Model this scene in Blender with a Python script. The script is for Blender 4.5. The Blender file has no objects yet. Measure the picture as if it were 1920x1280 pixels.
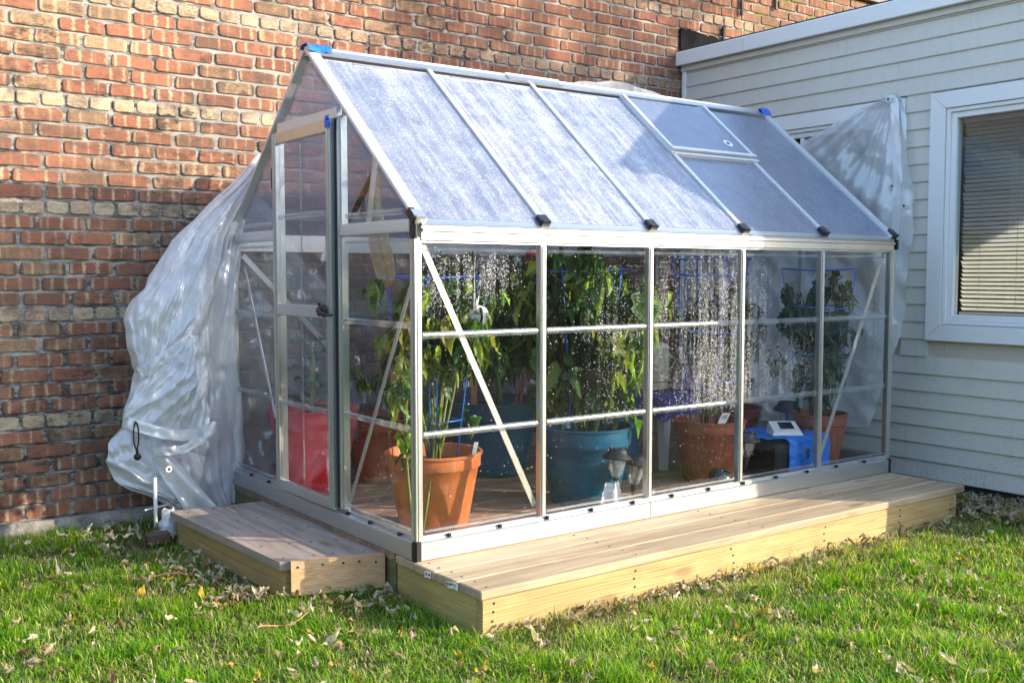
import bpy, math, random
import numpy as np
from mathutils import Vector, Matrix, noise as mnoise

R = random.Random(11)
NP = np.random.RandomState(5)
rad = math.radians
sc = bpy.context.scene
col = sc.collection

# ------------------------------------------------------------------ camera, sky, sun, exposure
cam_d = bpy.data.cameras.new('camera'); cam = bpy.data.objects.new('camera', cam_d); col.objects.link(cam)
CAM = (-2.025, -3.374, 1.102)
cam.location = CAM
cam.rotation_euler = (rad(90 - 3.714), 0, rad(53.69 - 90))
cam_d.sensor_width = 36; cam_d.lens = 36.34; cam_d.clip_start = 0.05; cam_d.clip_end = 500
sc.camera = cam
SUN_EL, SUN_AZ = 20.0, -45.0                       # azimuth in the XY plane, from +X
sunv = Vector((math.cos(rad(SUN_EL)) * math.cos(rad(SUN_AZ)), math.cos(rad(SUN_EL)) * math.sin(rad(SUN_AZ)), math.sin(rad(SUN_EL))))
w = bpy.data.worlds.new('World'); sc.world = w; w.use_nodes = True
wn = w.node_tree; bg = wn.nodes['Background']
sky = wn.nodes.new('ShaderNodeTexSky'); sky.sky_type = 'NISHITA'; sky.sun_disc = False
sky.sun_elevation = rad(SUN_EL); sky.sun_rotation = rad(90 - SUN_AZ); sky.air_density = 1.0; sky.dust_density = 1.2; sky.ozone_density = 1.0
wn.links.new(sky.outputs[0], bg.inputs[0]); bg.inputs[1].default_value = 0.15
sl = bpy.data.lights.new('sun', 'SUN'); sun = bpy.data.objects.new('sun', sl); col.objects.link(sun)
sl.energy = 2.05; sl.angle = rad(0.5); sl.color = (1.0, 0.86, 0.66)
sun.rotation_euler = sunv.to_track_quat('Z', 'Y').to_euler(); sun.location = (6, -8, 6)
sc.view_settings.view_transform = 'Standard'; sc.view_settings.look = 'None'
sc.view_settings.exposure = 2.05; sc.view_settings.gamma = 1.0
sc.render.engine = 'CYCLES'
sc.cycles.transparent_max_bounces = 48; sc.cycles.max_bounces = 12
sc.cycles.sample_clamp_indirect = 6.0

# ------------------------------------------------------------------ material helper
class NT:
    def __init__(s, name):
        s.m = bpy.data.materials.new(name); s.m.use_nodes = True; s.t = s.m.node_tree; s.t.nodes.clear()
    def n(s, typ, props=None, **ins):
        nd = s.t.nodes.new('ShaderNode' + typ)
        for k, v in (props or {}).items(): setattr(nd, k, v)
        for k, v in ins.items():
            sk = nd.inputs[int(k[1:])] if k[0] == 'i' and k[1:].isdigit() else nd.inputs[k.replace('_', ' ')]
            s.put(sk, v)
        return nd
    def put(s, sk, v):
        if isinstance(v, bpy.types.Node): s.t.links.new(v.outputs[0], sk)
        elif isinstance(v, bpy.types.NodeSocket): s.t.links.new(v, sk)
        else:
            if isinstance(v, (tuple, list)) and len(v) == 3 and sk.type == 'RGBA': v = (*v, 1)
            sk.default_value = v
    def math(s, op, a, b=0.0, clamp=False):
        nd = s.n('Math', {'operation': op, 'use_clamp': clamp}); s.put(nd.inputs[0], a); s.put(nd.inputs[1], b); return nd
    def mix(s, f, a, b, mode='MIX'):
        nd = s.t.nodes.new('ShaderNodeMix'); nd.data_type = 'RGBA'; nd.blend_type = mode
        s.put(nd.inputs[0], f); s.put(nd.inputs[6], a); s.put(nd.inputs[7], b); return nd.outputs[2]
    def ramp(s, f, stops, interp='LINEAR'):
        nd = s.n('ValToRGB'); nd.color_ramp.interpolation = interp; el = nd.color_ramp.elements
        while len(el) < len(stops): el.new(0.5)
        for e, (p, c) in zip(el, stops):
            e.position = p; e.color = (c, c, c, 1) if not isinstance(c, (tuple, list)) else (*c, 1)
        s.put(nd.inputs[0], f); return nd.outputs[0]
    def scl(s, vec, k):
        nd = s.n('Mapping'); s.put(nd.inputs[0], vec); nd.inputs['Scale'].default_value = k; return nd.outputs[0]
    def noise(s, vec, scale, detail=4, rough=0.6, out=0):
        nd = s.n('TexNoise', Scale=scale, Detail=detail, Roughness=rough); s.put(nd.inputs['Vector'], vec); return nd.outputs[out]
    def pos(s): return s.n('NewGeometry').outputs['Position']
    def obj(s): return s.n('TexCoord').outputs['Object']
    def uv(s): return s.n('TexCoord').outputs['UV']
    def attr(s, name, typ='GEOMETRY', o='Fac'): return s.n('Attribute', {'attribute_name': name, 'attribute_type': typ}).outputs[o]
    def schlick(s, f0, k=1.0):
        lw = s.n('LayerWeight', Blend=0.5).outputs['Facing']
        return s.math('ADD', s.math('MULTIPLY', s.math('POWER', lw, 4.0), (1 - f0) * k), f0)
    def bump(s, h, strength=0.3, dist=0.01):
        return s.n('Bump', Height=h, Strength=strength, Distance=dist).outputs[0]
    def mixs(s, f, a, b):
        nd = s.n('MixShader'); s.put(nd.inputs[0], f); s.put(nd.inputs[1], a); s.put(nd.inputs[2], b); return nd
    def pb(s, c, rough=0.5, metal=0.0, normal=None, **kw):
        nd = s.n('BsdfPrincipled', Base_Color=c, Roughness=rough, Metallic=metal, **kw)
        if normal is not None: s.put(nd.inputs['Normal'], normal)
        return nd
    def out(s, sh):
        o = s.n('OutputMaterial'); s.put(o.inputs[0], sh); return s.m

def simple(name, c, rough=0.5, metal=0.0, var=0.12, scale=8.0, bump=0.0, bscale=60, spec=0.5):
    t = NT(name); p = t.obj()
    nz = t.noise(p, scale, 5, 0.65)
    cc = t.mix(nz, tuple(x * (1 - var) for x in c), tuple(min(1, x * (1 + var)) for x in c))
    r2 = t.math('ADD', t.math('MULTIPLY', t.noise(p, scale * 2.3), 0.2), rough - 0.1, True)
    b = t.bump(t.noise(p, bscale, 3), bump, 0.004) if bump else None
    return t.out(t.pb(cc, r2, metal, b, Specular_IOR_Level=spec))

M = {}
# --- aluminium
def m_alu(name, c, rough, metal=0.93):
    t = NT(name); p = t.pos()
    st = t.noise(t.scl(p, (4, 4, 4)), 3, 5, 0.7); fine = t.noise(t.scl(p, (30, 30, 30)), 6, 3)
    spots = t.ramp(t.noise(p, 130, 2), [(0.62, 0.0), (0.7, 1.0)])
    cc = t.mix(st, tuple(x * 0.86 for x in c), c)
    cc = t.mix(t.math('MULTIPLY', spots, 0.35), cc, (0.35, 0.34, 0.32))
    rr = t.math('ADD', t.math('MULTIPLY', fine, 0.18), rough)
    return t.out(t.pb(cc, rr, metal, t.bump(fine, 0.06, 0.002)))
M['alu'] = m_alu('aluminium', (0.64, 0.655, 0.66), 0.27)
M['alu_dull'] = m_alu('aluminium_dull', (0.58, 0.60, 0.61), 0.36)
M['alu_bar'] = m_alu('aluminium_bar', (0.74, 0.75, 0.76), 0.35, 0.45)
M['black'] = simple('black_plastic', (0.014, 0.014, 0.017), 0.35, var=0.3)
M['dark_fill'] = simple('dark_filler', (0.02, 0.021, 0.024), 0.7)  # near-black filler for the rail seam, door gap and window backing
M['blue_tape'] = simple('blue_tape', (0.01, 0.13, 0.62), 0.4, bump=0.5, bscale=90)
M['blue_wire'] = simple('blue_wire', (0.015, 0.13, 0.55), 0.4)
M['white_plastic'] = simple('white_plastic', (0.72, 0.72, 0.70), 0.4, var=0.06)
M['white_metal'] = simple('white_metal', (0.70, 0.72, 0.74), 0.45, var=0.1)
M['paper'] = simple('paper', (0.78, 0.78, 0.76), 0.7, var=0.05)
M['print_red'] = simple('print_red', (0.55, 0.02, 0.02), 0.7)
M['print_dark'] = simple('print_dark', (0.05, 0.05, 0.06), 0.7)
M['tar'] = simple('tar', (0.010, 0.010, 0.012), 0.95, bump=0.7, bscale=60, spec=.1)
M['iron'] = simple('iron', (0.02, 0.018, 0.018), 0.7, bump=0.3)
M['brown_pipe'] = simple('brown_coping', (0.07, 0.035, 0.03), 0.6)
M['soil'] = simple('soil', (0.035, 0.024, 0.016), 0.95, var=0.5, scale=40, bump=0.9, bscale=90)
M['stone'] = simple('stone', (0.30, 0.28, 0.25), 0.8, var=0.3, scale=25, bump=0.4)
M['red_stick'] = simple('red_stick', (0.55, 0.04, 0.03), 0.5)
M['green_stick'] = simple('green_stick', (0.02, 0.25, 0.10), 0.5)
M['twine'] = simple('black_cord', (0.015, 0.015, 0.015), 0.8)
M['dried'] = simple('dried_flower', (0.09, 0.035, 0.02), 0.9, var=0.4, scale=60)
M['pink_cloth'] = simple('pink_red', (0.4, 0.05, 0.08), 0.8)
M['foundation'] = simple('foundation', (0.055, 0.058, 0.066), 0.85, var=0.3, bump=0.4, bscale=40)
M['roofing'] = simple('roofing', (0.05, 0.05, 0.05), 0.9)
M['drywall'] = simple('interior_wall', (0.55, 0.50, 0.42), 0.9)
M['beige_pot'] = simple('beige_pot', (0.62, 0.59, 0.44), 0.6, var=0.15, scale=12)
M['yellow'] = simple('yellow_plastic', (0.65, 0.38, 0.01), 0.4)
M['screen'] = simple('lcd_screen', (0.012, 0.02, 0.024), 0.15)

def m_pot(name, c, rough=0.45, dirt=0.3):
    t = NT(name); p = t.obj()
    big = t.noise(p, 6, 5, 0.7); st = t.noise(t.scl(p, (40, 40, 4)), 1.5, 4)
    cc = t.mix(t.ramp(big, [(0.35, 0.0), (0.7, 1.0)]), tuple(x * 0.78 for x in c), tuple(min(1, x * 1.12) for x in c))
    cc = t.mix(t.math('MULTIPLY', t.ramp(st, [(0.55, 0.0), (0.75, 1.0)]), dirt), cc, (0.45, 0.38, 0.28))
    dots = t.ramp(t.noise(p, 120, 2), [(0.66, 0.0), (0.72, 1.0)])
    cc = t.mix(t.math('MULTIPLY', dots, 0.25), cc, (0.6, 0.55, 0.45))
    return t.out(t.pb(cc, t.math('ADD', t.math('MULTIPLY', big, 0.25), rough - 0.1), 0, t.bump(big, 0.1, 0.01)))
M['terracotta'] = m_pot('terracotta_plastic', (0.40, 0.115, 0.032), 0.5)
M['terracotta_d'] = m_pot('terracotta_plastic_deep', (0.28, 0.065, 0.026), 0.5)
M['red_pot'] = m_pot('red_plastic', (0.62, 0.004, 0.012), 0.32, 0.03)
M['teal_pot'] = m_pot('teal_plastic', (0.002, 0.078, 0.15), 0.38, 0.04)
M['dark_red'] = m_pot('dark_red_plastic', (0.27, 0.012, 0.02), 0.35, 0.05)

def m_wood(name, c1, c2, axis, scale=1.0, knots=0.5, grey=0.0, rough=0.65):
    t = NT(name); p = t.pos()
    rnd = t.n('ObjectInfo').outputs['Random']
    off = t.n('CombineXYZ'); 
    for i in range(3): t.put(off.inputs[i], t.math('MULTIPLY', rnd, 7.3 + 3 * i))
    pv = t.n('VectorMath', {'operation': 'ADD'}); t.put(pv.inputs[0], p); t.put(pv.inputs[1], off.outputs[0])
    s3 = [14.0, 14.0, 14.0]; s3[axis] = 1.1
    warp = t.noise(pv, 2.2, 2)
    g = t.n('TexNoise', Scale=2.6 * scale, Detail=6, Roughness=0.62, Distortion=0.6); t.put(g.inputs['Vector'], t.scl(pv, tuple(s3)))
    lines = t.n('TexWave', {'wave_type': 'BANDS', 'bands_direction': 'ZXX'[0] if axis != 2 else 'X'}, Scale=1.2 * scale, Distortion=9.0, Detail=3, Detail_Scale=1.2)
    s4 = [10.0, 10.0, 22.0]; s4[axis] = 0.7
    t.put(lines.inputs['Vector'], t.scl(pv, tuple(s4)))
    f = t.math('ADD', t.math('MULTIPLY', t.ramp(g, [(0.36, 0.0), (0.64, 1.0)]), 0.62), t.math('MULTIPLY', lines.outputs[0], 0.38))
    cc = t.mix(f, c1, c2)
    cc = t.mix(t.math('MULTIPLY', t.ramp(warp, [(0.45, 0.0), (0.7, 1.0)]), 0.35), cc, tuple(x * 0.72 for x in c1))
    tone = t.math('ADD', t.math('MULTIPLY', rnd, 0.3), 0.85)
    cc = t.mix(1.0, cc, t.n('CombineColor', Red=tone, Green=tone, Blue=tone).outputs[0], 'MULTIPLY')
    vo = t.n('TexVoronoi', Scale=1.0, Randomness=1.0); s5 = [7.0, 7.0, 7.0]; s5[axis] = 2.6; t.put(vo.inputs['Vector'], t.scl(pv, tuple(s5)))
    kn = t.ramp(vo.outputs['Distance'], [(0.09, 1.0), (0.20, 0.0)])
    cc = t.mix(t.math('MULTIPLY', kn, knots), cc, (0.12, 0.06, 0.03))
    sp = t.ramp(t.noise(t.scl(p, (26, 26, 26)), 3.0, 5, 0.75), [(0.60, 0.0), (0.72, 1.0)])
    cc = t.mix(t.math('MULTIPLY', sp, 0.35 + grey * 0.3), cc, (0.14, 0.11, 0.085))
    return t.out(t.pb(cc, rough, 0, t.bump(f, 0.25, 0.003)))
M['wood_front'] = m_wood('pine_yellow', (0.36, 0.235, 0.085), (0.60, 0.44, 0.20), 0)
M['wood_end'] = m_wood('pine_yellow_end', (0.34, 0.245, 0.08), (0.56, 0.44, 0.18), 1)
M['wood_top'] = m_wood('pine_worn', (0.34, 0.245, 0.145), (0.58, 0.455, 0.30), 0, grey=0.8)
M['wood_step_top'] = m_wood('pine_weathered', (0.25, 0.195, 0.16), (0.43, 0.355, 0.30), 1, grey=1.0)
M['wood_step_side'] = m_wood('pine_olive', (0.36, 0.235, 0.085), (0.52, 0.36, 0.15), 1)
M['wood_step_front'] = m_wood('pine_striped', (0.52, 0.28, 0.12), (0.72, 0.50, 0.29), 0, 1.4, 0.2)
M['wood_dark'] = m_wood('floor_board', (0.17, 0.10, 0.07), (0.38, 0.245, 0.17), 0, grey=0.7)
M['wood_green'] = m_wood('joist', (0.10, 0.10, 0.045), (0.20, 0.18, 0.08), 1)
M['stake'] = m_wood('stake', (0.35, 0.17, 0.07), (0.5, 0.28, 0.13), 2)
M['bark'] = simple('bark', (0.10, 0.08, 0.065), 0.9, var=0.4, scale=30, bump=0.6)

# --- bricks
def m_brick(name, header, mode):
    t = NT(name); uv = t.uv(); p = t.pos()
    rnd = t.attr('rnd', mode)
    sh = t.n('CombineXYZ'); t.put(sh.inputs[0], t.math('MULTIPLY', rnd, 91.7)); t.put(sh.inputs[1], t.math('MULTIPLY', rnd, 37.0)); t.put(sh.inputs[2], t.math('MULTIPLY', rnd, 53.0))
    v = t.n('VectorMath', {'operation': 'ADD'}); t.put(v.inputs[0], uv); t.put(v.inputs[1], sh.outputs[0])
    r2 = t.math('FRACT', t.math('MULTIPLY', rnd, 17.31)); r3 = t.math('FRACT', t.math('MULTIPLY', rnd, 43.7))
    cloud = t.noise(v, 6 if header else 4.0, 5, 0.65)
    if not header:
        base = t.ramp(r2, [(0.0, (0.27, 0.112, 0.068)), (0.3, (0.33, 0.148, 0.088)), (0.55, (0.215, 0.084, 0.057)), (0.75, (0.31, 0.168, 0.10)), (0.9, (0.27, 0.19, 0.115)), (1.0, (0.35, 0.26, 0.16))])
        base = t.mix(t.math('MULTIPLY', t.ramp(cloud, [(0.4, 0.0), (0.65, 1.0)]), 0.5), base, (0.27, 0.095, 0.06))
        # kiln flashing: rounded red fields parted by pale upright bands
        warp = t.math('MULTIPLY', t.noise(v, 7, 4, 0.7), 0.22)
        u = t.n('SeparateXYZ'); t.put(u.inputs[0], uv)
        uu = t.math('ADD', u.outputs[0], warp)
        ph = t.math('ADD', t.math('MULTIPLY', uu, 3.2), t.math('MULTIPLY', r3, 3.0))
        band = t.math('ABSOLUTE', t.math('SUBTRACT', t.math('FRACT', ph), 0.5))
        bn = t.noise(t.n('CombineXYZ', X=t.math('ADD', t.math('MULTIPLY', u.outputs[0], 2.4), t.math('MULTIPLY', rnd, 71.0)), Y=r2), 2.3, 1)
        bm = t.math('MULTIPLY', t.ramp(band, [(0.33, 0.0), (0.45, 1.0)]), t.ramp(bn, [(0.42, 0.0), (0.56, 1.0)]))
        bm = t.math('MULTIPLY', bm, t.ramp(r3, [(0.15, 0.25), (0.3, 1.0)]))
        ring = t.math('MULTIPLY', t.ramp(t.math('ABSOLUTE', t.math('SUBTRACT', t.math('ADD', band, t.math('MULTIPLY', t.math('ABSOLUTE', t.math('SUBTRACT', u.outputs[1], 0.5)), 0.5)), 0.28)), [(0.02, 1.0), (0.07, 0.0)]), 0.35)
        cc = t.mix(ring, base, (0.26, 0.09, 0.055))
        cc = t.mix(bm, cc, t.mix(t.noise(v, 20, 3), (0.44, 0.30, 0.17), (0.56, 0.44, 0.29)))
        edge = t.math('MAXIMUM', t.math('MULTIPLY', t.math('ABSOLUTE', t.math('SUBTRACT', u.outputs[0], 0.5)), 2.0), t.math('MULTIPLY', t.math('ABSOLUTE', t.math('SUBTRACT', u.outputs[1], 0.5)), 1.8))
        em = t.math('MULTIPLY', t.ramp(t.math('ADD', edge, t.math('MULTIPLY', t.noise(v, 12, 3), 0.25)), [(0.98, 0.0), (1.1, 1.0)]), t.ramp(r2, [(0.3, 0.1), (0.7, 0.75)]))
        cc = t.mix(em, cc, t.mix(t.math('GREATER_THAN', r3, 0.55), (0.46, 0.34, 0.21), (0.085, 0.06, 0.05)))
    else:
        base = t.ramp(r2, [(0.0, (0.43, 0.31, 0.18)), (0.4, (0.50, 0.40, 0.26)), (0.75, (0.36, 0.20, 0.12)), (1.0, (0.30, 0.23, 0.15))])
        cc = t.mix(t.ramp(cloud, [(0.4, 0.0), (0.7, 1.0)]), base, (0.55, 0.46, 0.33))
        sp0 = t.ramp(t.noise(v, 34, 3, 0.7), [(0.56, 0.0), (0.61, 1.0)])
        cc = t.mix(t.math('MULTIPLY', sp0, 0.85), cc, (0.05, 0.04, 0.035))
    sp = t.ramp(t.noise(p, 150, 2, 0.6), [(0.66, 0.0), (0.70, 1.0)])
    cc = t.mix(t.math('MULTIPLY', sp, 0.7), cc, (0.05, 0.035, 0.03))
    soot = t.math('MULTIPLY', t.ramp(t.noise(p, 1.1, 4, 0.7), [(0.46, 0.05), (0.62, 1.0)]), t.ramp(t.noise(t.scl(p, (5, 5, 9)), 3, 5, 0.75), [(0.46, 0.0), (0.62, 1.0)]))
    cc = t.mix(t.math('MULTIPLY', soot, 0.9), cc, (0.035, 0.03, 0.026))
    grim = t.math('MULTIPLY', t.ramp(t.noise(t.scl(p, (1, 1, 1.6)), 2.7, 6, 0.8), [(0.46, 0.0), (0.64, 1.0)]), 0.75)
    cc = t.mix(grim, cc, (0.10, 0.075, 0.055))
    sx = t.n('SeparateXYZ'); t.put(sx.inputs[0], p)
    red = t.math('MULTIPLY', t.ramp(t.math('MULTIPLY', sx.outputs[0], 0.2), [(0.05, 0.0), (0.35, 1.0)]), 0.45)
    cc = t.mix(red, cc, (0.17, 0.065, 0.043))
    moss = t.math('MULTIPLY', t.ramp(t.math('MULTIPLY', sx.outputs[0], 0.1), [(0.38, 0.0), (0.48, 1.0)]), t.ramp(t.noise(t.scl(p, (4, 4, 7)), 2, 5, 0.7), [(0.56, 0.0), (0.66, 1.0)]))
    cc = t.mix(t.math('MULTIPLY', moss, 0.8), cc, (0.10, 0.12, 0.02))
    h = t.math('ADD', t.noise(p, 55, 4, 0.7), t.math('MULTIPLY', t.noise(p, 200, 2), 0.4))
    return t.out(t.pb(cc, 0.85, 0, t.bump(h, 0.45, 0.006), Specular_IOR_Level=0.25))
M['brick'] = m_brick('brick_stretcher', False, 'OBJECT'); M['brick_h'] = m_brick('brick_header', True, 'OBJECT')
M['brick_s'] = m_brick('brick_stretcher_far', False, 'GEOMETRY'); M['brick_hs'] = m_brick('brick_header_far', True, 'GEOMETRY')
def m_mortar():
    t = NT('mortar'); p = t.pos()
    cc = t.mix(t.noise(p, 30, 5, 0.7), (0.25, 0.236, 0.22), (0.40, 0.38, 0.355))
    soot = t.math('MULTIPLY', t.ramp(t.noise(p, 1.3, 4, 0.7), [(0.36, 0.25), (0.56, 1.0)]), t.ramp(t.noise(t.scl(p, (3, 3, 12)), 4, 4, 0.7), [(0.40, 0.0), (0.56, 1.0)]))
    cc = t.mix(t.math('MULTIPLY', soot, 0.92), cc, (0.03, 0.027, 0.025))
    sx = t.n('SeparateXYZ'); t.put(sx.inputs[0], p)
    moss = t.math('MULTIPLY', t.ramp(t.math('MULTIPLY', sx.outputs[0], 0.1), [(0.36, 0.0), (0.44, 1.0)]), t.ramp(t.noise(t.scl(p, (4, 4, 7)), 2, 5, 0.7), [(0.48, 0.0), (0.58, 1.0)]))
    cc = t.mix(t.math('MULTIPLY', moss, 0.9), cc, (0.13, 0.15, 0.02))
    return t.out(t.pb(cc, 0.95, 0, t.bump(t.noise(p, 120, 4), 0.6, 0.005)))
M['mortar'] = m_mortar()
def m_conc():
    t = NT('old_concrete'); p = t.pos()
    cc = t.mix(t.ramp(t.noise(p, 5, 6, 0.75), [(0.35, 0.0), (0.65, 1.0)]), (0.16, 0.14, 0.115), (0.46, 0.42, 0.36))
    return t.out(t.pb(cc, 0.95, 0, t.bump(t.noise(p, 22, 6, 0.7), 0.9, 0.02)))
M['concrete'] = m_conc()
def m_siding():
    t = NT('painted_siding'); p = t.pos()
    cc = t.mix(t.noise(p, 3, 4), (0.63, 0.605, 0.54), (0.69, 0.665, 0.595))
    st = t.noise(t.scl(p, (8, 8, 0.8)), 4, 4); cc = t.mix(t.math('MULTIPLY', t.ramp(st, [(0.52, 0.0), (0.75, 1.0)]), 0.3), cc, (0.47, 0.46, 0.42))
    z = t.n('SeparateXYZ'); t.put(z.inputs[0], p)
    low = t.ramp(t.math('ADD', t.math('MULTIPLY', z.outputs[2], 1.0), 0.2), [(0.05, 1.0), (0.75, 0.08)])
    dirt = t.math('MULTIPLY', t.ramp(t.noise(p, 95, 3, 0.7), [(0.55, 0.0), (0.66, 1.0)]), t.math('MULTIPLY', low, t.ramp(t.noise(p, 4, 3), [(0.4, 0.1), (0.6, 1.0)])))
    cc = t.mix(t.math('MULTIPLY', dirt, 0.8), cc, (0.06, 0.055, 0.045))
    fleck = t.ramp(t.noise(p, 60, 2), [(0.745, 0.0), (0.76, 1.0)]); cc = t.mix(t.math('MULTIPLY', fleck, 0.6), cc, (0.08, 0.07, 0.06))
    return t.out(t.pb(cc, 0.55, 0, t.bump(t.noise(t.scl(p, (3, 3, 30)), 5, 3), 0.08, 0.003)))
M['siding'] = m_siding()
M['trim'] = simple('white_trim', (0.82, 0.82, 0.82), 0.45, var=0.05, scale=3)
M['slat'] = None
def m_slat():
    t = NT('blind_slat'); p = t.pos()
    c = t.mix(t.noise(p, 6), (0.76, 0.76, 0.74), (0.84, 0.84, 0.81))
    s = t.mixs(0.5, t.pb(c, 0.45), t.n('BsdfTranslucent', Color=(0.60, 0.58, 0.53)))
    return t.out(s)
M['slat'] = m_slat()

# --- clear sheets
def m_glass(name, tint=(0.988, 0.992, 0.992), wet=True, f0=0.013, haze=0.003):
    t = NT(name); p = t.pos()
    tr = t.n('BsdfTransparent', Color=tint)
    nz = t.bump(t.noise(p, 7, 2), 0.04, 0.02)
    gl = t.n('BsdfGlossy', Color=(0.95, 0.97, 1.0), Roughness=0.04); t.put(gl.inputs['Normal'], nz)
    s = t.mixs(t.schlick(f0, 0.55), tr, gl)
    hz = t.mixs(0.5, t.n('BsdfDiffuse', Color=(0.8, 0.82, 0.86)), t.n('BsdfTranslucent', Color=(0.8, 0.82, 0.86)))
    hm = t.math('MULTIPLY', t.ramp(t.noise(t.scl(p, (6, 6, 2)), 2, 5, 0.7), [(0.35, 0.3), (0.75, 1.6)]), haze)
    s = t.mixs(hm, s, hz)
    if wet:
        wa = t.attr('wet')
        streak = t.noise(t.scl(p, (55, 55, 2.2)), 1.0, 3, 0.6)
        clump = t.noise(p, 22, 3, 0.6)
        lim = t.math('MULTIPLY', wa, t.math('ADD', t.ramp(streak, [(0.40, 0.0), (0.62, 1.15)]), t.math('SUBTRACT', t.math('MULTIPLY', clump, 0.9), 0.35)))
        masks = None
        for sca, rr in ((150, 0.42), (250, 0.46)):
            v = t.n('TexVoronoi', Scale=sca); t.put(v.inputs['Vector'], p)
            cr = t.n('SeparateColor'); t.put(cr.inputs[0], v.outputs['Color'])
            on = t.math('LESS_THAN', cr.outputs[0], t.math('MULTIPLY', lim, 1.5))
            size = t.math('MULTIPLY', t.math('ADD', t.math('MULTIPLY', cr.outputs[1], 0.7), 0.3), rr)
            dot = t.math('LESS_THAN', v.outputs['Distance'], size)
            mk = t.math('MULTIPLY', on, dot)
            masks = mk if masks is None else t.math('MAXIMUM', masks, mk)
        h = t.bump(t.noise(p, 230, 2), 1.0, 0.01)
        gd = t.n('BsdfGlossy', Color=(1, 1, 1), Roughness=0.25); t.put(gd.inputs['Normal'], h)
        drop = t.mixs(0.25, t.mixs(0.5, t.n('BsdfDiffuse', Color=(0.98, 0.98, 1.0)), t.n('BsdfTranslucent', Color=(0.98, 0.98, 1.0))), gd)
        s = t.mixs(t.math('MULTIPLY', t.math('MAXIMUM', lim, 0.0), 0.07), s, hz)
        s = t.mixs(t.math('MULTIPLY', masks, 0.92), s, drop)
    return t.out(s)
M['pane'] = m_glass('clear_pane')
M['rib'] = m_glass('clear_rib', (0.84, 0.87, 0.88), False, 0.14, 0.13)
M['winglass'] = m_glass('window_glass', (0.82, 0.87, 0.89), False, 0.03, 0.0)
M['lampglass'] = m_glass('lamp_glass', (0.82, 0.84, 0.84), False, 0.18, 0.22)
def m_roofpane():
    t = NT('frosted_roof_pane'); p = t.pos()
    tr = t.n('BsdfTransparent', Color=(0.80, 0.86, 0.95))
    fl = t.noise(t.scl(p, (260, 3, 3)), 1.0, 2)
    body = t.mixs(0.5, t.n('BsdfDiffuse', Color=(0.29, 0.325, 0.44)), t.n('BsdfTranslucent', Color=(0.66, 0.70, 0.82)))
    cl = t.ramp(t.noise(p, 5, 5, 0.7), [(0.3, 0.40), (0.75, 0.62)])
    s = t.mixs(cl, tr, body)
    gl = t.n('BsdfGlossy', Color=(0.9, 0.95, 1.0), Roughness=0.22); t.put(gl.inputs['Normal'], t.bump(fl, 0.12, 0.004))
    s = t.mixs(t.schlick(0.10, 0.6), s, gl)
    wa = t.attr('wet')
    # droplets gather in runs down the slope (object Y-Z) and in clouds
    sp = t.n('SeparateXYZ'); t.put(sp.inputs[0], p)
    run = t.n('CombineXYZ', X=t.math('ADD', t.math('MULTIPLY', sp.outputs[0], 26), t.math('MULTIPLY', t.noise(p, 4, 2), 1.1)), Y=t.math('MULTIPLY', sp.outputs[1], 2.0), Z=0.0)
    streak = t.ramp(t.noise(run.outputs[0], 1.0, 4, 0.65), [(0.44, 0.0), (0.68, 1.0)])
    clump = t.ramp(t.noise(p, 9, 5, 0.75), [(0.36, 0.0), (0.7, 1.0)])
    lim = t.math('MULTIPLY', wa, t.math('MULTIPLY', t.math('ADD', streak, t.math('MULTIPLY', clump, 0.9)), 0.72))
    m = None
    for sca, rr in ((170, 0.5), (300, 0.6)):
        v = t.n('TexVoronoi', Scale=sca); t.put(v.inputs['Vector'], p)
        cr = t.n('SeparateColor'); t.put(cr.inputs[0], v.outputs['Color'])
        mk = t.math('MULTIPLY', t.math('LESS_THAN', cr.outputs[0], lim), t.math('LESS_THAN', v.outputs['Distance'], t.math('MULTIPLY', cr.outputs[1], rr)))
        m = mk if m is None else t.math('MAXIMUM', m, mk)
    gd = t.n('BsdfGlossy', Color=(1, 1, 1), Roughness=0.2); t.put(gd.inputs['Normal'], t.bump(t.noise(p, 260, 2), 1.0, 0.01))
    drop = t.mixs(0.35, t.mixs(0.5, t.n('BsdfDiffuse', Color=(0.92, 0.93, 0.95)), t.n('BsdfTranslucent', Color=(0.95, 0.95, 0.97))), gd)
    film = t.math('MULTIPLY', lim, 0.30)
    s = t.mixs(film, s, t.n('BsdfDiffuse', Color=(0.85, 0.88, 0.95)))
    s = t.mixs(t.math('MULTIPLY', m, 0.9), s, drop)
    return t.out(s)
M['roofpane'] = m_roofpane()
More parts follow.
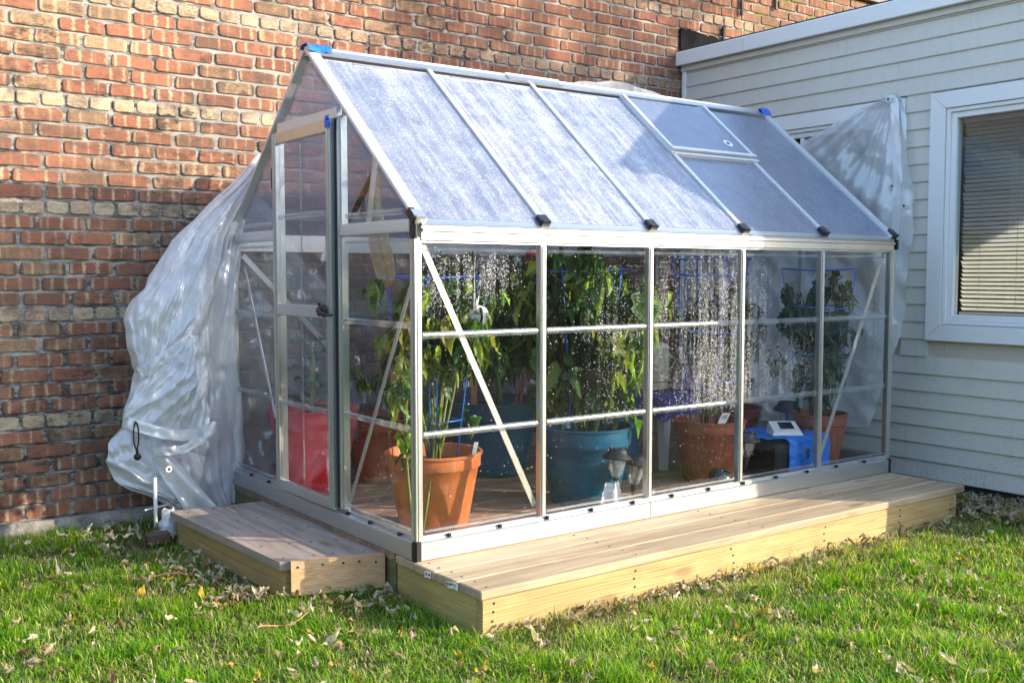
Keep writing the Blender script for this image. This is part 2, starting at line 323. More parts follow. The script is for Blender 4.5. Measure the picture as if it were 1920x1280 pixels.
def m_sheet(name, clear, tint, rough=0.15, cr_scale=7.0):
    t = NT(name); p = t.pos()
    wv = t.n('VectorMath', {'operation': 'ADD'}); t.put(wv.inputs[0], t.scl(p, (1, 1, .7)))
    wn_ = t.n('TexNoise', Scale=4.0, Detail=2); t.put(wn_.inputs['Vector'], p); ws = t.n('VectorMath', {'operation': 'SCALE'}); t.put(ws.inputs[0], wn_.outputs['Color']); ws.inputs['Scale'].default_value = .12; t.put(wv.inputs[1], ws.outputs[0])
    va = t.n('TexVoronoi', Scale=cr_scale); t.put(va.inputs['Vector'], wv.outputs[0]); vb = t.n('TexVoronoi', Scale=cr_scale * 2.7); t.put(vb.inputs['Vector'], wv.outputs[0])
    h = t.math('ADD', va.outputs['Distance'], t.math('MULTIPLY', vb.outputs['Distance'], 0.4))
    nm = t.bump(h, 0.5, 0.035)
    tr = t.n('BsdfTransparent', Color=(0.93, 0.94, 0.96))
    df = t.n('BsdfDiffuse', Color=tint); tl = t.n('BsdfTranslucent', Color=tint)
    t.put(df.inputs['Normal'], nm)
    s = t.mixs(clear, t.mixs(0.33, df, tl), tr)
    gl = t.n('BsdfGlossy', Color=(0.97, 0.98, 1.0), Roughness=rough); t.put(gl.inputs['Normal'], nm)
    s = t.mixs(t.schlick(0.10, 0.6), s, gl)
    return t.out(s)
M['sheet'] = m_sheet('milky_plastic_sheet', 0.17, (0.95, 0.95, 0.97))
M['sheet_hem'] = m_sheet('plastic_sheet_hem', 0.06, (0.96, 0.96, 0.97))
M['sheet_clear'] = m_sheet('clear_plastic_sheet', 0.72, (0.75, 0.77, 0.80), 0.1, 6.0)
M['sheet_mid'] = m_sheet('hazy_plastic_sheet', 0.30, (0.92, 0.94, 0.96), 0.18, 6.0)
M['bag'] = m_sheet('thin_white_bag', 0.2, (0.8, 0.81, 0.84))
M['strip'] = m_sheet('tan_film', 0.42, (0.48, 0.33, 0.10), 0.2, 20)
def m_knit(name, c1, c2, sc_):
    t = NT(name); p = t.obj()
    v = t.n('TexVoronoi', Scale=sc_); t.put(v.inputs['Vector'], p)
    cc = t.mix(t.ramp(v.outputs['Distance'], [(0.1, 0.0), (0.55, 1.0)]), c1, c2)
    return t.out(t.pb(cc, 0.9, 0, t.bump(v.outputs['Distance'], 0.9, 0.01)))
M['hat'] = m_knit('pale_knit', (0.75, 0.58, 0.74), (0.40, 0.28, 0.38), 95)
def m_blue(name, c, sc_=(6, 60, 60)):
    t = NT(name); p = t.pos()
    wv = t.noise(t.scl(p, sc_), 2, 4, 0.7)
    cc = t.mix(t.ramp(wv, [(0.35, 0.0), (0.65, 1.0)]), tuple(x * 0.45 for x in c), tuple(min(1, x * 1.5) for x in c))
    return t.out(t.pb(cc, 0.35, 0, t.bump(wv, 0.9, 0.012)))
M['blue_tarp'] = m_blue('blue_tarp', (0.008, 0.19, 0.85))
M['blue_cloth'] = m_blue('blue_cloth', (0.03, 0.05, 0.32), (18, 18, 18))

# --- vegetation
def m_leaf(name, rough=0.5, trans=0.35):
    t = NT(name); c = t.attr('col', 'GEOMETRY', 'Color')
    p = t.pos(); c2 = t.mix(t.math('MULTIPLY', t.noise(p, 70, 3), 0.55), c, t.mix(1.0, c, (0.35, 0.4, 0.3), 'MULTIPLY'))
    pb = t.pb(c2, rough, 0, None, Specular_IOR_Level=0.35)
    tl = t.n('BsdfTranslucent'); t.put(tl.inputs[0], t.mix(1.0, c2, (1.9, 2.0, 0.7), 'MULTIPLY'))
    return t.out(t.mixs(trans, pb, tl))
M['leaf'] = m_leaf('plant_leaf', 0.4, 0.42); M['grass'] = m_leaf('grass_blade', 0.45, 0.42); M['dry'] = m_leaf('dry_leaf', 0.7, 0.2)
def m_ground():
    t = NT('lawn_soil'); p = t.pos()
    cc = t.mix(t.ramp(t.noise(p, 30, 5, 0.7), [(0.35, 0.0), (0.7, 1.0)]), (0.035, 0.045, 0.012), (0.10, 0.085, 0.045))
    return t.out(t.pb(cc, 0.95, 0, t.bump(t.noise(p, 60, 4), 0.8, 0.02)))
M['ground'] = m_ground()

# ------------------------------------------------------------------ mesh helper
WL = {}
def wloc(o): return WL.get(o.name, Vector((0, 0, 0)))
class MB:
    def __init__(s): s.v = []; s.f = []; s.uv = None; s.at = {}
    def add(s, vs, fs):
        b = len(s.v); s.v.extend([tuple(q) for q in vs]); s.f.extend([tuple(i + b for i in f) for f in fs]); return b
    def box(s, x0, x1, y0, y1, z0, z1, bev=0.0):
        if bev <= 0:
            s.add([(x, y, z) for x in (x0, x1) for y in (y0, y1) for z in (z0, z1)],
                  [(0, 1, 3, 2), (4, 6, 7, 5), (0, 4, 5, 1), (2, 3, 7, 6), (0, 2, 6, 4), (1, 5, 7, 3)])
        else:
            # bevelled box: three nested rings of corners
            vs = []; idx = {}
            for ix, X in enumerate((x0, x1)):
                for iy, Y in enumerate((y0, y1)):
                    for iz, Z in enumerate((z0, z1)):
                        sx, sy, sz = (1, -1)[ix], (1, -1)[iy], (1, -1)[iz]
                        idx[ix, iy, iz, 0] = len(vs); vs.append((X, Y + sy * bev, Z + sz * bev))
                        idx[ix, iy, iz, 1] = len(vs); vs.append((X + sx * bev, Y, Z + sz * bev))
                        idx[ix, iy, iz, 2] = len(vs); vs.append((X + sx * bev, Y + sy * bev, Z))
            fs = []
            for i in (0, 1):
                fs.append((idx[i, 0, 0, 0], idx[i, 1, 0, 0], idx[i, 1, 1, 0], idx[i, 0, 1, 0]))
                fs.append((idx[0, i, 0, 1], idx[1, i, 0, 1], idx[1, i, 1, 1], idx[0, i, 1, 1]))
                fs.append((idx[0, 0, i, 2], idx[1, 0, i, 2], idx[1, 1, i, 2], idx[0, 1, i, 2]))
                for j in (0, 1):
                    fs.append((idx[i, j, 0, 0], idx[i, j, 1, 0], idx[i, j, 1, 1], idx[i, j, 0, 1]))
                    fs.append((idx[i, 0, j, 0], idx[i, 1, j, 0], idx[i, 1, j, 2], idx[i, 0, j, 2]))
                    fs.append((idx[0, i, j, 1], idx[1, i, j, 1], idx[1, i, j, 2], idx[0, i, j, 2]))
            for i in (0, 1):
                for j in (0, 1):
                    for k in (0, 1): fs.append((idx[i, j, k, 0], idx[i, j, k, 1], idx[i, j, k, 2]))
            s.add(vs, fs)
        return s
    def bar(s, p, q, w, h, up=(0, 0, 1)):
        p, q = Vector(p), Vector(q); d = (q - p).normalized(); up = Vector(up)
        a = d.cross(up); a = a.normalized() if a.length > 1e-4 else Vector((1, 0, 0)); b = a.cross(d).normalized()
        vs = [e + a * (i * w / 2) + b * (j * h / 2) for e in (p, q) for i, j in ((-1, -1), (1, -1), (1, 1), (-1, 1))]
        s.add(vs, [(0, 1, 2, 3), (7, 6, 5, 4), (0, 4, 5, 1), (1, 5, 6, 2), (2, 6, 7, 3), (3, 7, 4, 0)]); return s
    def tube(s, pts, r, n=6, cap=True):
        pts = [Vector(q) for q in pts]; rs = r if isinstance(r, (list, tuple)) else [r] * len(pts); rings = []
        for i, q in enumerate(pts):
            d = (pts[min(i + 1, len(pts) - 1)] - pts[max(i - 1, 0)]).normalized()
            a = d.cross(Vector((0.31, 0.2, 0.93))); a = a.normalized() if a.length > 1e-3 else d.cross(Vector((1, 0, 0))).normalized(); b = d.cross(a)
            rings.append([q + (a * math.cos(t) + b * math.sin(t)) * rs[i] for t in [2 * math.pi * k / n for k in range(n)]])
        vs = [q for r_ in rings for q in r_]
        fs = [(i * n + k, i * n + (k + 1) % n, (i + 1) * n + (k + 1) % n, (i + 1) * n + k) for i in range(len(pts) - 1) for k in range(n)]
        if cap: fs += [tuple(range(n))[::-1], tuple((len(pts) - 1) * n + k for k in range(n))]
        s.add(vs, fs); return s
    def lathe(s, prof, c, n=40, axis=None, wob=0.0):
        c = Vector(c); vs = []; m = Matrix.Identity(3) if axis is None else Vector((0, 0, 1)).rotation_difference(Vector(axis)).to_matrix()
        for r, z in prof:
            for k in range(n):
                t = 2 * math.pi * k / n; rr = r * (1 + wob * math.sin(2 * t + 0.7))
                vs.append(c + m @ Vector((rr * math.cos(t), rr * math.sin(t), z)))
        fs = [(i * n + k, i * n + (k + 1) % n, (i + 1) * n + (k + 1) % n, (i + 1) * n + k) for i in range(len(prof) - 1) for k in range(n)]
        if prof[0][0] > 1e-6: fs.append(tuple(range(n))[::-1])
        if prof[-1][0] > 1e-6: fs.append(tuple((len(prof) - 1) * n + k for k in range(n)))
        s.add(vs, fs); return s
    def prof_x(s, prof, x0, x1):          # closed profile of (y, z) points swept along x
        n = len(prof); s.add([(x0, y, z) for y, z in prof] + [(x1, y, z) for y, z in prof],
                             [(k, (k + 1) % n, n + (k + 1) % n, n + k) for k in range(n)] + [tuple(range(n))[::-1], tuple(range(n, 2 * n))]); return s
    def prof_y(s, prof, y0, y1):          # closed profile of (x, z) points swept along y
        n = len(prof); s.add([(x, y0, z) for x, z in prof] + [(x, y1, z) for x, z in prof],
                             [(k, n + k, n + (k + 1) % n, (k + 1) % n) for k in range(n)] + [tuple(range(n)), tuple(range(n, 2 * n))[::-1]]); return s
    def grid(s, fn, nu, nv):
        b = s.add([fn(i / (nu - 1), j / (nv - 1)) for j in range(nv) for i in range(nu)],
                  [(j * nu + i, j * nu + i + 1, (j + 1) * nu + i + 1, (j + 1) * nu + i) for j in range(nv - 1) for i in range(nu - 1)]); return s
    def prism(s, poly, d):                # planar polygon (3-D points) pushed out by vector d
        n = len(poly); d = Vector(d); P = [Vector(q) for q in poly]
        s.add(P + [q + d for q in P], [tuple(range(n)), tuple(range(n, 2 * n))[::-1]] + [(k, n + k, n + (k + 1) % n, (k + 1) % n) for k in range(n)]); return s
    def mesh(s, name, off=Vector((0, 0, 0)), smooth=False):
        me = bpy.data.meshes.new(name)
        me.from_pydata([(q[0] - off[0], q[1] - off[1], q[2] - off[2]) for q in s.v], [], s.f)
        if smooth: me.polygons.foreach_set('use_smooth', [True] * len(me.polygons))
        return me
    def build(s, name, m, parent=None, smooth=False, loc=None, recalc=True, ang=None):
        off = Vector(loc) if loc is not None else (wloc(parent) if parent else Vector((0, 0, 0)))
        me = s.mesh(name, off, smooth)
        if recalc:
            import bmesh
            b = bmesh.new(); b.from_mesh(me); bmesh.ops.recalc_face_normals(b, faces=b.faces); b.to_mesh(me); b.free()
        me.materials.append(m)
        if ang is not None: me.set_sharp_from_angle(angle=rad(ang))
        o = bpy.data.objects.new(name, me); col.objects.link(o)
        if parent: o.parent = parent
        if loc is not None: o.location = loc if parent is None else Vector(loc) - wloc(parent)
        WL[o.name] = off
        return o
def thing(name, label, cat, loc=(0, 0, 0), group=None):
    o = bpy.data.objects.new(name, None); col.objects.link(o); o.empty_display_size = 0.05
    o.location = loc; WL[o.name] = Vector(loc); return tag(o, label, cat, group)
def tag(o, label=None, cat=None, group=None, kind=None):
    if label: o['label'] = label
    if cat: o['category'] = cat
    if group: o['group'] = group
    if kind: o['kind'] = kind
    return o
def setattr_f(o, name, vals, dom='POINT'):
    a = o.data.attributes.new(name, 'FLOAT', dom); a.data.foreach_set('value', np.asarray(vals, dtype=np.float32))
def setattr_c(me, name, vals):
    a = me.attributes.new(name, 'FLOAT_COLOR', 'POINT'); v = np.ones((len(vals), 4), np.float32); v[:, :3] = vals; a.data.foreach_set('color', v.ravel())
def nz(x, y, z=0.0): return mnoise.noise(Vector((x, y, z)))
def ridge(x, y, z=0.0, o=3):
    a = 0.0; k = 1.0; f = 1.0
    for i in range(o): a += k * (1 - 2 * abs(nz(x * f, y * f, z + i * 9.1))); k *= 0.5; f *= 2.1
    return a
def tri(t): t = t - math.floor(t); return 4 * abs(t - .5) - 1
def crumple(x, z, seed, n=6, f0=3.0, f1=11.0, th=0.95):
    r = random.Random(seed); a = 0.0
    for i in range(n):
        ang = r.uniform(-th, th); f = f0 + (f1 - f0) * i / max(1, n - 1); ph = r.random(); amp = 0.9 / (1 + .55 * i)
        m = max(0.0, min(1.0, .5 + 1.6 * nz(x * 2.1 + seed, z * 1.6, i * 5.3)))
        a += amp * m * tri((x * math.cos(ang) + z * math.sin(ang)) * f + ph + 0.55 * nz(x * 1.7, z * 1.4, seed + i * 3.1) + .10 * nz(x * 7, z * 6, seed + i))
    return a
def folds(u, v, seed, fs=(2.6, 5.0, 8.5, 14.0), amp=1.0):
    r = random.Random(seed); a = 0.0
    for i, f in enumerate(fs):
        m = max(0.0, min(1.0, .5 + 1.7 * nz(u * 2.5 + seed, v * 1.3, i * 4.1)))
        a += amp * m * tri(u * f + r.random() + 1.1 * nz(v * 1.5, u * .8, seed + i * 2.7) + .35 * nz(v * 5, u * 3, seed + i)) / (1 + 1.1 * i)
    return a
GZ = -0.157

# ------------------------------------------------------------------ ground
def ground_fn():
    mb = MB(); xs = np.concatenate([[-200, -30, -8], np.linspace(-4, 6, 41), [12, 40, 200]]); ys = np.concatenate([[-200, -30, -8], np.linspace(-4.5, 3, 31), [12, 40, 200]])
    nx, ny = len(xs), len(ys)
    vs = [(x, y, GZ - 0.015 + (0.012 * nz(x * 2, y * 2) if abs(x) < 7 and abs(y) < 6 else 0)) for y in ys for x in xs]
    mb.add(vs, [(j * nx + i, j * nx + i + 1, (j + 1) * nx + i + 1, (j + 1) * nx + i) for j in range(ny - 1) for i in range(nx - 1)])
    return tag(mb.build('ground', M['ground'], smooth=True), kind='structure')
ground_fn()

# ------------------------------------------------------------------ brick wall
WY = 2.05; WX0, WX1 = -3.6, 9.6; PZ = -0.10; CH = 0.0745; NROW = 47; WT = PZ + NROW * CH
wall = thing('brick_wall', 'tall weathered orange brick wall behind the greenhouse with pale header courses', 'wall', (0, WY, PZ))
MB().box(WX0, WX1, WY + 0.004, WY + 0.26, PZ, WT).build('mortar', M['mortar'], wall)
def plinth(u, v): 
    x = WX0 + (WX1 - WX0) * u; z = PZ - 0.22 * v
    return (x, WY - 0.035 - 0.012 * nz(x * 5, z * 9) - 0.02 * v, z - (0.012 * nz(x * 4, 3.3) if v < 0.2 else 0))
pl = MB(); pl.grid(plinth, 160, 5); pl.box(WX0, WX1, WY - 0.03, WY + 0.26, PZ - 0.25, PZ - 0.004)
pl.build('concrete_plinth', M['concrete'], wall)
def brick_variant(L, H, seed):
    r = random.Random(seed); c = 0.010; out = []
    hw, hh = L / 2, H / 2
    base = [(-hw + c, -hh), (-hw * 0.3, -hh), (hw * 0.35, -hh), (hw - c, -hh), (hw, -hh + c), (hw, hh - c), (hw - c, hh), (hw * 0.3, hh), (-hw * 0.35, hh), (-hw + c, hh), (-hw, hh - c), (-hw, -hh + c)]
    for x, z in base:
        k = r.uniform(0, 0.0022) + (0.004 if r.random() < 0.10 else 0)
        out.append((x - math.copysign(k, x), z - math.copysign(k, z)))
    n = len(out); mb = MB()
    vs = [(x, 0.006, z) for x, z in out] + [(x * 0.997, -0.0012, z * 0.99) for x, z in out] + [(x * (1 - 0.0045 / hw), -0.0042, z * (1 - 0.004 / hh)) for x, z in out]
    fs = [(k, (k + 1) % n, n + (k + 1) % n, n + k) for k in range(n)] + [(n + k, n + (k + 1) % n, 2 * n + (k + 1) % n, 2 * n + k) for k in range(n)] + [tuple(range(2 * n, 3 * n))]
    uv = [(x / L + 0.5, z / H + 0.5) for x, z in out] * 3
    return vs, fs, uv
VAR = {('s', k): brick_variant(0.2125, 0.0638, k) for k in range(8)}; VAR.update({('h', k): brick_variant(0.1015, 0.0638, 50 + k) for k in range(6)})
def proj(P):
    d = Vector(P) - Vector(CAM); ya, pi = rad(53.69), rad(-3.714)
    fw = Vector((math.cos(pi) * math.cos(ya), math.cos(pi) * math.sin(ya), math.sin(pi))); rt = Vector((math.sin(ya), -math.cos(ya), 0)); up = rt.cross(fw); z = d.dot(fw)
    if z < 0.1: return (-9999, -9999, 1)
    return (960 + 1938.2 * d.dot(rt) / z, 640 - 1938.2 * d.dot(up) / z, z)
def hidden(px, py):
    if px < 200 or py < 95: return False
    if px < 460: return py > 290 and px > 222 + max(0, (600 - py)) * 0.85 and py < 945 and px > 195
    if px < 580: return py > 290 - (px - 495) * 2.4
    if px < 1285: return py > 95 + (px - 580) * 0.128
    return py > 105 - (px - 1285) * 0.235
bricks = []
for row in range(NROW):
    header = row % 7 == 6; z = PZ + (row + 0.5) * CH
    pitch = 0.1115 if header else 0.2225
    x = WX0 + (0.05 if row % 2 else 0.16) + R.uniform(-0.02, 0.02)
    while x < WX1 - pitch:
        x += pitch * 0.5; p_ = proj((x, WY, z)); vis = -30 < p_[0] < 1950 and -20 < p_[1] < 1290 and not (hidden(p_[0], p_[1]) and hidden(p_[0] - 30, p_[1] - 10) )
        if p_[0] > -250: bricks.append([x + R.uniform(-.003, .003), z + R.uniform(-.0018, .0018), 'h' if header else 's', (pitch / p_[2] ** 2) if vis else 0])
        x += pitch * 0.5
order = sorted(range(len(bricks)), key=lambda i: -bricks[i][3])
single = set(i for i in order[:300] if bricks[i][3] > 0)
bmesh_cache = {}
for key, (vs, fs, uv) in VAR.items():
    me = bpy.data.meshes.new('brick'); me.from_pydata(vs, [], fs); ul = me.uv_layers.new(name='UVMap')
    li = np.empty(len(me.loops), np.int32); me.loops.foreach_get('vertex_index', li); ul.data.foreach_set('uv', np.array(uv, np.float32)[li].ravel())
    me.materials.append(M['brick_h'] if key[0] == 'h' else M['brick']); bmesh_cache[key] = me
rest = {'s': [], 'h': []}
for i, (x, z, k, s_) in enumerate(bricks):
    key = (k, R.randrange(8 if k == 's' else 6)); dy = R.uniform(-0.0025, 0.003); ro = R.uniform(-0.006, 0.006)
    if i in single:
        o = bpy.data.objects.new('brick', bmesh_cache[key]); o.location = (x, WY + dy - WY, z - PZ); o.rotation_euler = (R.uniform(-.01, .01), ro, R.uniform(-.012, .012)); o['rnd'] = R.random()
        o.parent = wall; col.objects.link(o)
    else: rest[k].append((key, x, WY + dy, z, R.random()))
for k, lst in rest.items():
    V, F, U, A = [], [], [], []
    for key, x, y, z, rn in lst:
        vs, fs, uv = VAR[key]; b = len(V)
        V += [(q[0] + x, q[1] + y - WY, q[2] + z - PZ) for q in vs]; F += [tuple(q + b for q in f) for f in fs]; U += uv; A += [rn] * len(vs)
    me = bpy.data.meshes.new('far_bricks'); me.from_pydata(V, [], F); ul = me.uv_layers.new(name='UVMap')
    li = np.empty(len(me.loops), np.int32); me.loops.foreach_get('vertex_index', li); ul.data.foreach_set('uv', np.array(U, np.float32)[li].ravel())
    a = me.attributes.new('rnd', 'FLOAT', 'POINT'); a.data.foreach_set('value', np.array(A, np.float32))
    me.materials.append(M['brick_hs'] if k == 'h' else M['brick_s'])
    o = bpy.data.objects.new('brickwork' if k == 's' else 'header_brickwork', me); o.parent = wall; o['kind'] = 'stuff'; col.objects.link(o)
# coping, tar patch, iron ties on the wall
MB().box(WX0, WX1, WY - 0.05, WY + 0.3, WT + 0.002, WT + 0.06, 0.006).build('coping', M['brown_pipe'], wall)
tar = []
for k in range(19):
    u = k / 18; tar.append((3.46 + 0.52 * u, WY - 0.008, 2.875 - 0.035 * u + R.uniform(-.012, .018)))
MB().prism([(3.46, WY - 0.008, 2.70), (3.98, WY - 0.008, 2.70)] + tar[::-1], (0, -0.014, 0)).build('tar_patch', M['tar'], wall)
for x, z0, z1 in ((4.108, 3.06, 3.24), (4.50, 3.16, 3.30), (3.91, 2.78, 2.95)):
    MB().box(x - 0.012, x + 0.012, WY - 0.03, WY - 0.012, z0, z1, 0.003).build('iron_tie', M['iron'], wall)

# ------------------------------------------------------------------ clapboard house
HX = 3.5; HY0, HY1 = -1.56, 2.035; SB = -0.088; HTOP = 2.60
house = thing('house', 'flat roofed house clad in pale grey clapboards at right of the greenhouse', 'house', (HX, 0, SB))
W1 = (-0.93, 0.045, 0.72, 2.135); W2 = (0.215, 1.215, 0.72, 2.135)      # y0,y1,z0,z1 of the window casings
EXP = 0.1018; nb = 0
z = SB
while z < HTOP - 0.02:
    z1 = min(z + EXP, HTOP)
    spans = [(HY0, HY1 - 0.035)]
    for a0, a1, b0, b1 in (W1, W2):
        if z1 > b0 + 0.004 and z < b1 - 0.004:
            spans = [q for s_ in spans for q in ((s_[0], min(s_[1], a0)), (max(s_[0], a1), s_[1])) if q[1] - q[0] > 0.01]
    for y0, y1 in spans:
        prof = [(HX + 0.012, z - 0.004), (HX - 0.013, z - 0.004), (HX - 0.0145, z + 0.001), (HX - 0.003, z1 - 0.002), (HX + 0.012, z1 - 0.002)]
        MB().prof_y(prof, y0 + 0.001, y1 - 0.001).build('siding_board', M['siding'], house)
    z += EXP
# sheathing behind the boards, with the window openings left open
for y0, y1, z0, z1 in ((HY0, W1[0] + .1, SB, HTOP), (W1[1] - .1, W2[0] + .1, SB, HTOP), (W2[1] - .1, HY1, SB, HTOP), (W1[0] + .1, W1[1] - .1, SB, W1[2] + .1), (W1[0] + .1, W1[1] - .1, W1[3] - .1, HTOP), (W2[0] + .1, W2[1] - .1, SB, W2[2] + .1), (W2[0] + .1, W2[1] - .1, W2[3] - .1, HTOP)):
    MB().box(HX + 0.013, HX + 0.12, y0 + 0.001, y1 - 0.001, z0, z1).build('wall_sheathing', M['drywall'], house)
MB().box(HX - 0.022, HX + 0.02, HY1 - 0.034, HY1 - 0.001, SB, HTOP - 0.002, 0.003).build('corner_trim', M['trim'], house)
MB().box(HX + 0.035, 8.0, HY0 + 0.03, HY1 - 0.03, GZ - 0.3, SB + 0.0).build('foundation', M['foundation'], house)
for i, (y0, y1) in enumerate(((HY1 - 0.0 - 0.62, HY1 + 0.008), (HY0 - 0.12, HY1 - 0.623))):
    MB().prof_y([(HX - 0.075, HTOP + 0.004), (HX - 0.075, HTOP + 0.095), (HX - 0.06, HTOP + 0.104), (HX - 0.04, HTOP + 0.104), (HX - 0.04, HTOP + 0.004)], y0, y1).build('fascia_board', M['trim'], house)
MB().box(HX - 0.039, HX + 0.03, HY0 - 0.1, HY1, HTOP + 0.006, HTOP + 0.03).build('soffit', M['trim'], house)
MB().box(HX - 0.036, 8.2, HY0 - 0.12, HY1 + 0.004, HTOP + 0.032, HTOP + 0.12).build('roof', M['roofing'], house)
MB().box(HX - 0.03, HX - 0.012, HY0, HY1 - 0.002, HTOP - 0.035, HTOP + 0.003).build('frieze_trim', M['siding'], house)
# front wall with an opening that lets the sun into the room, side and back walls
for x0, x1, z0, z1 in ((HX + .121, 4.25, SB, HTOP), (5.3, 8, SB, HTOP), (4.25, 5.3, SB, 1.15), (4.25, 5.3, 1.95, HTOP)):
    MB().box(x0, x1, HY0, HY0 + 0.1, z0, z1).build('front_wall', M['siding'], house)
MB().box(7.9, 8, HY0 + 0.101, HY1, SB, HTOP).build('back_wall', M['drywall'], house)
MB().box(HX + .121, 7.9, HY1 - 0.1, HY1, SB, HTOP).build('side_wall', M['drywall'], house)
def window(Wd, sashes, blind):
    y0, y1, z0, z1 = Wd; wn_ = MB(); cw = 0.095; x = HX
    o = bpy.data.objects.new('window', None); col.objects.link(o); o.parent = house; o.location = Vector((x, (y0 + y1) / 2, z0)) - wloc(house); WL[o.name] = Vector((x, (y0 + y1) / 2, z0))
    xa, xb = x - 0.032, x + 0.02
    for a, b, c, d, nm in ((y0, y0 + cw, z0, z1, 0), (y1 - cw, y1, z0, z1, 0), (y0, y1, z0, z0 + cw, 1), (y0, y1, z1 - cw, z1, 1)):
        if nm == 0: poly = [(xa, a, c), (xa, a, d), (xa, b, d - cw), (xa, b, c + cw)] if a == y0 else [(xa, b, c), (xa, b, d), (xa, a, d - cw), (xa, a, c + cw)]
        else: poly = [(xa, a, c), (xa, b, c), (xa, b - cw, d), (xa, a + cw, d)] if c == z0 else [(xa, a, d), (xa, b, d), (xa, b - cw, c), (xa, a + cw, c)]
        # tiny gap along each mitre
        cy = sum(q[1] for q in poly) / 4; cz = sum(q[2] for q in poly) / 4
        poly = [(q[0], q[1] + math.copysign(0.0012, cy - q[1]), q[2] + math.copysign(0.0012, cz - q[2])) for q in poly]
        MB().prism(poly, (xb - xa, 0, 0)).build('casing', M['trim'], o)
    a0, a1, c0, c1 = y0 + cw + .002, y1 - cw - .002, z0 + cw + .002, z1 - cw - .002
    for k, (fwid, xo) in enumerate(((0.022, -0.022), (0.032, -0.008))):
        mb = MB()
        mb.box(x + xo, x + 0.05, a0, a0 + fwid, c0, c1, 0.002); mb.box(x + xo, x + 0.05, a1 - fwid, a1, c0, c1, 0.002)
        mb.box(x + xo + .001, x + 0.05, a0 + fwid, a1 - fwid, c0, c0 + fwid, 0.002); mb.box(x + xo + .001, x + 0.05, a0 + fwid, a1 - fwid, c1 - fwid, c1, 0.002)
        mb.build('sash' if k else 'stop_frame', M['trim'], o)
        a0 += fwid + .001; a1 -= fwid + .001; c0 += fwid + .001; c1 -= fwid + .001
    for ys in sashes: MB().box(x - 0.004, x + 0.03, ys - 0.016, ys + 0.016, c0, c1, 0.002).build('mullion', M['trim'], o)
    MB().box(x + 0.014, x + 0.018, a0, a1, c0, c1).build('pane', M['winglass'], o)
    if blind:
        n = 44; zt = c1 - 0.03; dz = (zt - c0 - 0.02) / n; base = None
        MB().box(x + 0.052, x + 0.085, a0 + 0.008, a1 - 0.004, c1 - 0.028, c1).build('head_rail', M['slat'], o)
        for k in range(n):
            zz = zt - (k + 0.5) * dz
            if base is None:
                mb = MB(); th = rad(-38); hw = 0.0145
                def sl_(u, v):
                    s_ = (u - 0.5) * 2; return (x + 0.068 + s_ * hw * math.cos(th), a0 + 0.016 + (a1 - a0 - 0.022) * v, zz + s_ * hw * math.sin(th) + 0.0022 * (1 - s_ * s_))
                mb.grid(sl_, 4, 3); base = mb.build('slat', M['slat'], o, smooth=True); z0_ = zz
            else:
                c = base.copy(); c.location = base.location + Vector((0, 0, zz - z0_)); c.rotation_euler = (R.uniform(-.004, .004), 0, 0); col.objects.link(c); c.parent = o
        for yy in (a1 - 0.12, (a0 + a1) / 2, a0 + 0.12): MB().tube([(x + 0.05, yy, c1 - .02), (x + 0.05, yy, c0 + 0.02)], 0.0013, 4).build('ladder_cord', M['slat'], o)
        MB().box(x + 0.055, x + 0.08, a0 + 0.01, a1 - 0.005, c0 + 0.002, c0 + 0.014).build('bottom_rail', M['slat'], o)
    else:
        MB().box(x + 0.10, x + 0.12, a0 - .05, a1 + .05, c0 - .05, c1 + .05).build('dark_backing', M['dark_fill'], o)  # plain dark panel closing the view behind this pane
window(W1, [], True)
window(W2, [0.965], False)
# short vent pipe on the roof edge
MB().lathe([(0.05, 0), (0.05, 0.44), (0.062, 0.442), (0.062, 0.47), (0.0, 0.475)], (5.45, 1.60, HTOP + 0.12), 16).build('vent_pipe', M['white_metal'], house)

# ------------------------------------------------------------------ timber floor under the greenhouse, deck and step
L, Wd, HE, HR = 3.06, 1.85, 1.283, 2.095
floor = thing('floor_platform', 'dark reddish board floor inside the greenhouse', 'floor', (1.5, 1.0, GZ))
y = 0.152
while y < Wd + 0.02:
    MB().box(-0.012, L + 0.01, y, y + 0.136, -0.034, 0.0 + R.uniform(-.002, .0), 0.002).build('plank', M['wood_dark'], floor); y += 0.141
MB().box(-0.006, 0.032, 0.152, Wd, GZ - 0.05, -0.036).build('joist', M['wood_green'], floor)
MB().box(0.04, L, 0.16, 0.2, GZ - 0.05, -0.036).build('joist', M['wood_green'], floor)
deck = thing('wooden_deck', 'long low deck of pale new pine boards along the greenhouse front', 'deck', (1.5, -0.2, GZ))
y = -0.458
for k in range(4):
    MB().box(-0.018 + R.uniform(-.003, .003), 3.07 + R.uniform(-.004, .004), y, y + 0.146, -0.037, -0.001 + R.uniform(-.0012, 0.0), 0.005).build('plank', M['wood_top'], deck); y += 0.1508
MB().box(-0.006, 3.0, -0.452, -0.414, GZ - 0.04, -0.038, 0.002).build('front_board', M['wood_front'], deck)
MB().box(-0.004, 0.034, -0.412, 0.145, GZ - 0.04, -0.038, 0.002).build('end_board', M['wood_end'], deck)
MB().box(2.96, 3.0, -0.412, 0.145, GZ - 0.04, -0.038, 0.002).build('end_board', M['wood_end'], deck)
sc_m = MB()
for x in (0.045, 0.72, 1.28, 1.9, 2.5, 2.95):
    for zz in (-0.055, -0.085, -0.118): sc_m.lathe([(0.0045, 0.0), (0.0045, 0.002), (0.0, 0.0024)], (x + R.uniform(-.01, .01), -0.4522, zz), 7, (0, -1, 0))
